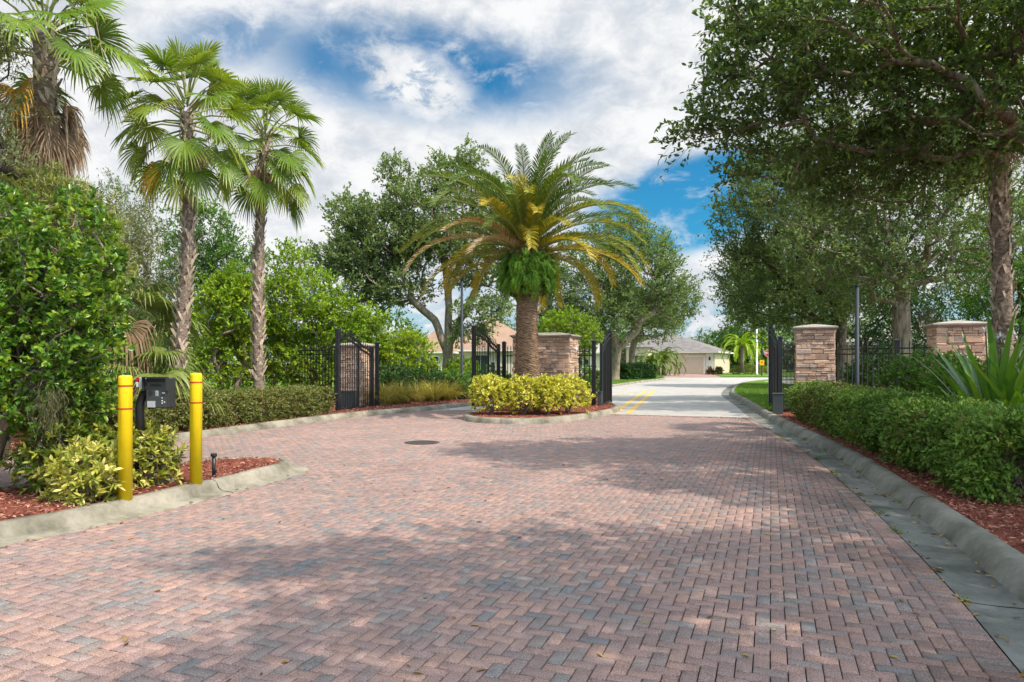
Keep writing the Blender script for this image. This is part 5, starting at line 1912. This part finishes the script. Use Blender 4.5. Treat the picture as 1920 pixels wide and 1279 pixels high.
def shrub(label, c, rad, n, seed, leaf, ln, wd, group=None, name='shrub', mode='rosette', twigs=4, per=8, tlen=.16, stems=5, shell=.55, rt=.018, zmin=.12, shape='hex', bark='bark_stem', rise=.5, **sp):
    r = np.random.default_rng(seed)
    A = blob_points(r, n, [(c, rad)], shell)
    A = A[A[:, 2] > zmin + .02]
    base = np.array([c[0], c[1], .11])
    tr = []
    for k in range(stems):
        a = 6.28 * k / stems + r.uniform(-.3, .3)
        o = np.array([cos(a) * rad[0], sin(a) * rad[1], 0])
        zt = .11 + (c[2] - .11) * rise * 1.5
        tr.append([base + o * .015, base + o * .28 + np.array([0, 0, (zt - .11) * .55]), base + o * .55 + np.array([0, 0, zt - .11])])
    return plant(name, label, 'shrub', tuple(base), tr, A, leaf, bark, r, group, rtrunk=rt, rtip=.004, step=.12, skip=.45, ctr=np.array([c[0], c[1], c[2] - rad[2] * .5]), trunk_name='stem', crown_name='foliage', flare=.1,
                 twigs=twigs, per=per, tlen=tlen, ln=ln, wd=wd, mode=mode, shape=shape, twigs_r=.003, **sp)


V_ = 'variegated shrubs on the near island'
shrub('bright variegated shrub in front of the left bollard', (-4.26, 7.0, .33), (.30, .22, .24), 95, 81, 'leaf_varieg', .085, .030, V_, vbase=.15)
shrub('variegated shrub behind the left bollard under the keypad', (-4.12, 7.8, .42), (.24, .22, .32), 95, 82, 'leaf_varieg', .085, .030, V_)
shrub('darker variegated shrub under the glossy bush', (-4.80, 7.45, .52), (.42, .34, .34), 130, 83, 'leaf_varieg', .085, .030, V_, vbase=-.22)
GS = 'golden shrubs round the date palm'
for i, (px, Y, rx, h, lab) in enumerate(((922, 18.45, .50, .43, 'golden yellow shrub at the left end of the island row'), (982, 18.35, .48, .43, 'golden yellow shrub just left of the date palm trunk'),
                                         (1028, 18.35, .46, .43, 'golden yellow shrub in front of the date palm trunk'), (1065, 18.8, .50, .43, 'golden yellow shrub at the right end of the island row'))):
    shrub(lab, ((px - CX) / F * Y, Y, .20 + h), (rx, .46, h), 170, 90 + i, 'leaf_gold', .082, .036, GS, twigs=4, per=7, vbase=.18, tlen=.17, stems=6, rt=.02, zmin=.36, rise=.75, shell=.6)

S2 = 'shrubs beyond the gates'
sp_ = dict(twigs=5, per=9, tlen=.28, shape='quad', stems=4, rt=.03)
shrub('bright lime shrub right of the leftmost gate', at(755, 672, 26.8), (1.25, .9, .95), 330, 101, 'leaf_bright', .11, .05, S2, vbase=.15, **sp_)
shrub('bright green shrub behind the widest stone pillar', at(1066, 628, 28), (1.15, 1.0, .9), 240, 102, 'leaf_bright', .11, .055, S2, **sp_)
shrub('lime shrub behind the slim centre lamp post', at(866, 700, 33), (.75, .7, .6), 120, 103, 'leaf_bright', .12, .055, S2, **sp_)
shrub('dark green shrub left behind the ornamental grass', at(728, 718, 24.8), (.75, .6, .42), 170, 104, 'leaf_dark', .10, .05, S2, **sp_)
shrub('dark green shrub behind the middle of ornamental grass', at(790, 722, 25.9), (.95, .6, .42), 170, 105, 'leaf_dark', .10, .05, S2, **sp_)
shrub('dark green shrub at the foot of the centre lamp post', at(862, 728, 26.6), (.95, .7, .5), 170, 106, 'leaf_mid', .10, .05, S2, **sp_)
shrub('mid green shrub behind the bars of the centre left gate', at(915, 722, 29), (.95, .7, .6), 150, 107, 'leaf_mid', .10, .05, S2, **sp_)
shrub('green shrub between the widest pillar and centre gate', at(1098, 722, 27), (.7, .6, .6), 120, 108, 'leaf_mid', .10, .05, S2, **sp_)
shrub('dark shrub behind the locked fence post by the lily', at(1742, 712, 14.0), (.75, .6, .42), 170, 109, 'leaf_mid', .075, .038, S2, **dict(sp_, tlen=.2))
shrub('dark green shrub behind iron fence left of locked post', at(1645, 708, 21.5), (.9, .6, .6), 170, 110, 'leaf_dark', .09, .045, S2, **sp_)
shrub('low green shrub under the fan palm trunk at right', at(1830, 735, 12.6), (.8, .6, .5), 160, 111, 'leaf_mid', .08, .04, S2, **dict(sp_, tlen=.2))
for i, (px, lab) in enumerate(((1332, 'small round red brown shrub left beside the garage'), (1348, 'small round red brown shrub at the garage corner'))):
    shrub(lab, (at(px, 700, 86)[0], 86, .42), (.30, .30, .34), 34, 120 + i, 'leaf_redbrown', .16, .08, 'small shrubs by the garage', **sp_)
shrub('low yellow green grassy shrub under the flagpole', (at(1410, 700, 85)[0], 85, .45), (2.6, .8, .5), 120, 123, 'leaf_yellowgreen', .22, .05, 'small shrubs by the garage', **sp_)


def hedge(label, p0, p1, w, h, n, leaf, ln, wd, seed, twigs=4, per=8, tlen=.13, shape='quad', bump_=.10, vshift=None, brown=None, hollow=False):
    r = np.random.default_rng(seed)
    p0, p1 = np.array([*p0, .11]), np.array([*p1, .11])
    L = np.linalg.norm(p1 - p0)
    d = (p1 - p0) / L
    s = np.array([d[1], -d[0], 0])
    u = r.uniform(0, L, n)
    per_ = 2 * h + w
    q = r.uniform(0, per_, n)
    x = np.where(q < h, -w / 2, np.where(q < h + w, -w / 2 + (q - h), w / 2))
    z = np.where(q < h, q, np.where(q < h + w, h, h - (q - h - w)))
    # rounded shoulders and the two ends
    k = int(n * w / (w + L) * .55)
    u[:k] = np.where(r.random(k) < .5, 0, L)
    x[:k] = r.uniform(-w / 2, w / 2, k)
    z[:k] = r.uniform(.05, h, k)
    c = p0[None] + d * u[:, None]
    ax = c + np.array([0, 0, h * .5])
    P_ = c + s * x[:, None] + np.array([0, 0, 1.0]) * np.maximum(z, .10)[:, None]
    P_[:k] = p0 + d * u[:k, None] + s * x[:k, None] + np.array([0, 0, 1.0]) * z[:k, None]
    o = P_ - ax
    ns = wnoise(P_, np.random.default_rng(seed + 1), 2.6) + .6 * wnoise(P_, np.random.default_rng(seed + 2), 7.0)
    f = 1 - .30 * r.random(n) ** 2 + bump_ * ns
    corner = np.clip(np.abs(x) / (w / 2), 0, 1) ** 4 * np.clip(z / h, 0, 1) ** 4
    f -= .14 * corner
    A = ax + o * f[:, None]
    A[:, 2] = np.maximum(A[:, 2], .16)
    A -= s * ((x * np.clip(.55 - z / h, 0, 1) * .45)[:, None])
    if hollow:
        q_ = ((u < .85) & (z < .50) & (x > -w * .5) & (wnoise(P_, np.random.default_rng(seed + 5), 3.2) > -.25)) | ((z < .30) & (wnoise(P_, np.random.default_rng(seed + 6), 2.2) > .35))
        q_ &= r.random(n) < .88
        A, ax, u = A[~q_], ax[~q_], u[~q_]
    V, Fc, v, (t0, t1) = sprays(A, r, ax, twigs, tlen, per, ln, wd, out=.9, upb=.35, sag=.1, shape=shape)
    if vshift is not None:
        vq = vshift(V[Fc[:, 0]])
        v = v + vq
    t = thing('hedge', label, 'hedge', tuple(p0))
    if brown:
        kf = len(Fc) // len(A)
        pr = brown[1](u / L) * np.clip(.5 + wnoise(A, np.random.default_rng(seed + 7), 1.8), 0, 1.2)
        bq = np.repeat(r.random(len(A)) < pr, kf)
        link('browned_foliage', np_mesh('browned_foliage', V - p0, Fc[bq], M[brown[0]], v=v[bq]), t, label='olive brown sun worn leaves of the hedge')
        Fc, v = Fc[~bq], v[~bq]
    link('foliage', np_mesh('foliage', V - p0, Fc, M[leaf], v=v), t)
    m = int(L * 14)
    b = p0 + d * r.uniform(.05, L - .05, m)[:, None] + s * r.normal(0, w * .13, m)[:, None]
    e = b + np.column_stack([r.normal(0, .16, m), r.normal(0, .16, m), r.uniform(.35, .8, m) * h])
    mid = (b + e) / 2 + r.normal(0, .03, (m, 3))
    i = r.integers(0, m, m * 4)
    b2 = mid[i]
    e2 = b2 + r.normal(0, .2, (m * 4, 3)) + np.array([0, 0, .12])
    e2[:, 2] = np.clip(e2[:, 2], .15, .11 + h * .95)
    g0 = tubes_geo(np.vstack([b, mid, b2]), np.vstack([mid, e, e2]), np.concatenate([np.full(m, .013), np.full(m, .010), np.full(4 * m, .005)]), np.concatenate([np.full(m, .010), np.full(m, .005), np.full(4 * m, .002)]), 5)
    link('stem', np_mesh('stem', g0[0] - p0, g0[1], M['bark_stem'], smooth=True), t)
    return t


hedge('long clipped green hedge along the right kerb', (5.12, 6.7), (7.68, 17.45), 1.2, .75, 6200, 'leaf_hedge', .060, .028, 130, twigs=4, per=7, tlen=.15, shape='hex', bump_=.085, brown=('leaf_worn', lambda q: .12 + .6 * np.clip((q - .25) / .6, 0, 1)), hollow=True,
      vshift=lambda p: .16 * np.sin(p[:, 1] * 1.7) * np.sin(p[:, 0] * 2.3 + 1))
hedge('low clipped olive hedge along the left kerb', (-7.35, 12.75), (-5.3, 18.75), .95, .66, 2600, 'leaf_box', .052, .026, 131, bump_=.06, brown=('leaf_worn', lambda q: .3 + 0 * q))
hedge('far clipped dark hedge under the centre oaks', (8.9, 57.0), (11.9, 60.5), 1.3, 1.05, 900, 'leaf_dark', .16, .08, 132, tlen=.25)
hedge('clipped green hedge across the road behind right fence', (15.5, 36.0), (24.0, 33.0), 1.2, 1.1, 1200, 'leaf_mid', .12, .06, 133, tlen=.22)


def blades(name, label, cat, base, n, L, w, seed, leaf, el0=60, el1=88, curl=60, group=None, segs=6, spread=.1, keel=.25):
    r = np.random.default_rng(seed)
    t = thing(name, label, cat, base, group=group)
    V, Fc, vv = [], [], []
    for i in range(n):
        a = i * 2.399 + r.normal(0, .2)
        el = radians(r.uniform(el0, el1))
        h = np.array([cos(a), sin(a), 0])
        sd = np.array([-sin(a), cos(a), 0])
        l = L * r.uniform(.65, 1.1)
        p = h * r.uniform(0, spread)
        c_ = radians(curl) * r.uniform(.4, 1.3)
        b = len(V)
        tone = r.random()
        for k in range(segs + 1):
            f = k / segs
            ww = w * (min(1, .55 + f * 1.4) * (1 - f ** 3)) * r.uniform(.95, 1.05) + .001
            nn = np.cross(sd, h * cos(el) + np.array([0, 0, sin(el)]))
            V += [p + sd * ww / 2 - nn * ww * keel, p.copy(), p - sd * ww / 2 - nn * ww * keel]
            if k < segs:
                Fc += [[b + 3 * k, b + 3 * k + 1, b + 3 * k + 4, b + 3 * k + 3], [b + 3 * k + 1, b + 3 * k + 2, b + 3 * k + 5, b + 3 * k + 4]]
                vv += [tone * .7 + .1 * f, tone * .7 + .1 * f + .08]
            p = p + (h * cos(el) + np.array([0, 0, sin(el)])) * l / segs
            el -= c_ / segs * (0.4 + 1.2 * f)
    link('leaf_tuft', np_mesh('leaf_tuft', V, Fc, M[leaf], v=vv), t)
    return t


for i, (px, Y, lab) in enumerate(((722, 22.6, 'tan green ornamental grass clump nearest the leftmost gate'), (752, 23.4, 'tan green ornamental grass clump second from the leftmost gate'), (783, 24.2, 'tan green ornamental grass clump in the middle of the row'),
                                  (812, 24.9, 'tan green ornamental grass clump second from the centre lamp post'), (838, 25.6, 'tan green ornamental grass clump nearest the centre lamp post'))):
    blades('ornamental_grass', lab, 'grass clump', ((px - CX) / F * Y, Y, .10), 330, 1.0, .019, 140 + i, 'leaf_grass', 38, 86, 125, 'ornamental grass clumps at the left kerb', 5, .22)
LG = 'strap leaved lilies behind the right hedge'
blades('crinum_lily', 'largest strap leaved lily arching over the right hedge', 'lily', ((1868 - CX) / F * 9.9, 9.9, .2), 60, 2.0, .135, 150, 'leaf_strap', 42, 88, 34, LG, 8, .08, .12)
blades('crinum_lily', 'strap leaved lily at the right frame edge', 'lily', ((1955 - CX) / F * 9.4, 9.4, .2), 32, 1.8, .115, 151, 'leaf_strap', 40, 85, 40, LG, 8, .08, .12)
blades('crinum_lily', 'smaller strap leaved lily left of the stone pillar behind the hedge', 'lily', ((1735 - CX) / F * 13.4, 13.4, .15), 18, 1.15, .07, 152, 'leaf_strap', 35, 85, 45, LG, 7, .06, .12)
# spider lily flower heads
r = np.random.default_rng(160)
for i, (px, py, Y, lab) in enumerate(((1848, 622, 10.6, 'white spidery lily flower in front of the right stone pillar'), (1875, 632, 10.4, 'white spidery lily flower beside the fan palm trunk'))):
    x, y, z = at(px, py, Y)
    t = thing('lily_flower', lab, 'flower', (x, y, .15), group='white lily flowers')
    b = MB(); b.tube([(.12, .05, 0), (.05, 0, z * .5), (0, 0, z - .15)], [.016, .013, .011], 6); b.build('flower_stalk', M['leaf_strap'], t)
    n = 46
    d = nrm(r.normal(0, 1, (n, 3)) + np.array([0, 0, .5]))
    V, Fc, k = leaf_geo(np.tile(np.array([0, 0, z - .15]), (n, 1)), d, r.normal(0, 1, (n, 3)), .10, .010)
    link('petals', np_mesh('petals', V, Fc, M['white']), t)


def moss(label, x, y, z, n, L, seed, rad=.22):
    r = np.random.default_rng(seed)
    p = np.column_stack([r.normal(0, rad, n), r.normal(0, rad * .7, n), r.normal(0, .08, n)])
    V, Fc, vv, off = [], [], [], 0
    l = L * r.uniform(.3, 1.0, n)
    for k in range(5):
        q = p + np.column_stack([r.normal(0, .022, n), r.normal(0, .022, n), -l / 5])
        a, b, _ = leaf_geo(p, q - p, r.normal(0, 1, (n, 3)), np.linalg.norm(q - p, axis=1) * 1.15, .007)
        V.append(a); FF = b + off; Fc.append(FF); off += len(a); vv.append(r.random(n))
        p = q
    o = link('spanish_moss', np_mesh('spanish_moss', np.vstack(V), np.vstack(Fc), M['moss'], v=np.concatenate(vv)))
    o.location = (x, y, z)
    tag(o, label, 'moss', 'hanging moss tufts')


moss('grey moss tuft hanging under the near glossy bush', *at(92, 742, 6.6), 130, .36, 171, .07)
moss('grey moss tuft hanging from forked oak right of its trunk', *at(1738, 580, 21.5), 220, 1.0, 172, .16)
moss('grey moss tuft hanging from dark trunked oak by the lamp post', *at(1590, 560, 26), 260, 1.2, 173, .22)
moss('grey moss tuft hanging high from the nearest oak limb', *at(1720, 250, 9.9), 260, .55, 174, .14)

# --- far skyline
for i, (px, py, Y, rx, rz, m_, lab) in enumerate(((1335, 655, 118, 3.6, 2.6, 'leaf_oak', 'far dark tree just right of the garage roof'), (1362, 650, 112, 3.0, 3.0, 'leaf_mid', 'far green tree between garage roof and small palm'), (1400, 630, 110, 4.0, 4.6, 'leaf_mid', 'far green tree behind the small bright palm'),
                                                (1455, 640, 108, 4.5, 4.6, 'leaf_bright', 'far light green tree behind the stop sign'), (1540, 645, 105, 6.0, 4.5, 'leaf_mid', 'far green tree beyond the right stone pillar'), (1640, 650, 100, 6.0, 4.0, 'leaf_oak', 'far tree beyond the right iron fence'),
                                                (1215, 640, 115, 5.0, 4.0, 'leaf_oak', 'far tree left of the garage roof'), (740, 640, 90, 4, 3.0, 'leaf_mid', 'far tree left of the tan roof'), (1000, 640, 95, 6, 3.4, 'leaf_oak', 'far tree right of the tan roof'), (1120, 650, 95, 6, 3.4, 'leaf_mid', 'far tree behind the centre oaks'))):
    c = at(px, py, Y)
    oak(lab, (c[0], Y, .0), [[(c[0], Y, 0), (c[0], Y, max(1.0, c[2] * .5))]], [(c, (rx, 3, rz)), ((c[0] - rx * .5, Y, max(1.2, c[2] - rz * .5)), (rx * .8, 3, rz * .7)), ((c[0] + rx * .5, Y + 1, max(1.2, c[2] - rz * .4)), (rx * .8, 3, rz * .7))],
        150, 180 + i, leaf=m_, bark='bark_dark', rtrunk=.25, group='far skyline trees', name='tree', tlen=1.2, per=9, ln=.42, wd=.2, with_twigs=False)

# --- small litter
r = np.random.default_rng(200)
k = np.where((E_R[:, 1] > 2) & (E_R[:, 1] < 16))[0]
i = r.choice(k, 300)
N_ = normals2(E_R)
o = np.where(r.random(300) < .5, r.normal(.02, .02, 300), r.normal(.30, .04, 300))
pos = np.column_stack([E_R[i] + N_[i] * o[:, None] + r.normal(0, .05, (300, 2)) * np.array([.2, 1.0]), np.full(300, .008)])
p2 = np.column_stack([r.uniform(-3.4, 5.0, 190), 3.2 + 13 * r.random(190) ** 1.3, np.full(190, .004)])
p2 = p2[inside(p2[:, :2], np.vstack([E_R[E_R[:, 1] < 19], [(-2.6, 18), (-2.6, 9.5), (-3.6, 6)]]))]
ik = ISL_L[(ISL_L[:, 1] > 4.5) & (ISL_L[:, 1] < 9.5) & (ISL_L[:, 0] > -4.6)]
p3 = np.column_stack([ik[r.integers(0, len(ik), 40)] + r.normal(0, .05, (40, 2)) + np.array([.04, -.02]), np.full(40, .012)])
kk_ = kr[(kr[:, 1] > 4) & (kr[:, 1] < 12)]
p4 = np.column_stack([kk_[r.integers(0, len(kk_), 110)] + np.column_stack([r.uniform(.05, .9, 110), r.normal(0, .1, 110)]), np.full(110, .150)])
il_ = r.uniform([-6.2, 5.2], [-3.2, 9.8], (260, 2))
il_ = il_[inside(il_, offset(ISL_L[:-1], -0.4)[::3])]
p5 = np.column_stack([il_, np.full(len(il_), .165)])
pos = np.vstack([pos, p2, p3, p4, p5])
n = len(pos)
an = r.uniform(0, 6.28, n)
V, Fc, kk = leaf_geo(pos, np.column_stack([np.cos(an), np.sin(an), r.normal(0, .12, n)]), r.normal(0, .25, (n, 3)) + np.array([0, 0, 1.0]), r.uniform(.025, .065, n), r.uniform(.012, .028, n), 'hex', .25)
tag(link('fallen_leaves', np_mesh('fallen_leaves', V, Fc, M['litter'], v=np.repeat(r.random(n), 2))), 'scattered brown fallen leaves along gutter and bricks', 'leaves', kind='stuff')
k = np.where((E_R[:, 1] > 3) & (E_R[:, 1] < 14))[0]
i = r.choice(k, 26)
wp = np.repeat(np.column_stack([E_R[i] + N_[i] * r.choice([.005, .365, .60], 26, p=[.4, .25, .35])[:, None], np.where(np.arange(26) < 0, 0, .004)]), 26, 0)
sc_ = np.repeat(r.uniform(.3, 1.1, 26), 26)
wp[:, :2] += r.normal(0, .035, (len(wp), 2)) * sc_[:, None]
wp[:, 2] += r.uniform(0, .03, len(wp)) * sc_
V, Fc, kk = leaf_geo(wp, r.normal(0, .6, (len(wp), 3)) + np.array([0, 0, .5]), r.normal(0, 1, (len(wp), 3)), .035 * sc_, .014 * sc_)
tag(link('weeds', np_mesh('weeds', V, Fc, M['leaf_turf'], v=r.random(len(wp)))), 'small green weeds in the joints of gutter and kerb', 'weeds', kind='stuff')
b = MB()
x, y, z = P(318, 878, .14)
for a, e, l in ((.2, .5, .2), (1.0, .9, .16), (2.6, .35, .22), (.6, 1.2, .15), (3.4, .7, .12)):
    q = np.array([cos(a) * cos(e), sin(a) * .5 * cos(e), sin(e)]) * l
    b.tube([(0, 0, 0), tuple(q * .55 + np.array([0, 0, .01])), tuple(q)], [.006, .004, .002], 5)
o = b.build('dry_twig', M['twig'])
o.location = (x, y, .13)
tag(o, 'small dry grey twig sticking out of red mulch', 'twig')

# ================================================================== RENDER SETTINGS
scn.view_settings.view_transform = 'Standard'
scn.view_settings.look = 'None'
scn.view_settings.exposure = 0.35
scn.view_settings.gamma = 1.0
scn.render.engine = "CYCLES"
cy = scn.cycles
cy.use_denoising = True
cy.max_bounces = 6
cy.diffuse_bounces = 3
cy.glossy_bounces = 2
cy.transmission_bounces = 3
cy.transparent_max_bounces = 4
cy.caustics_reflective = False
cy.caustics_refractive = False
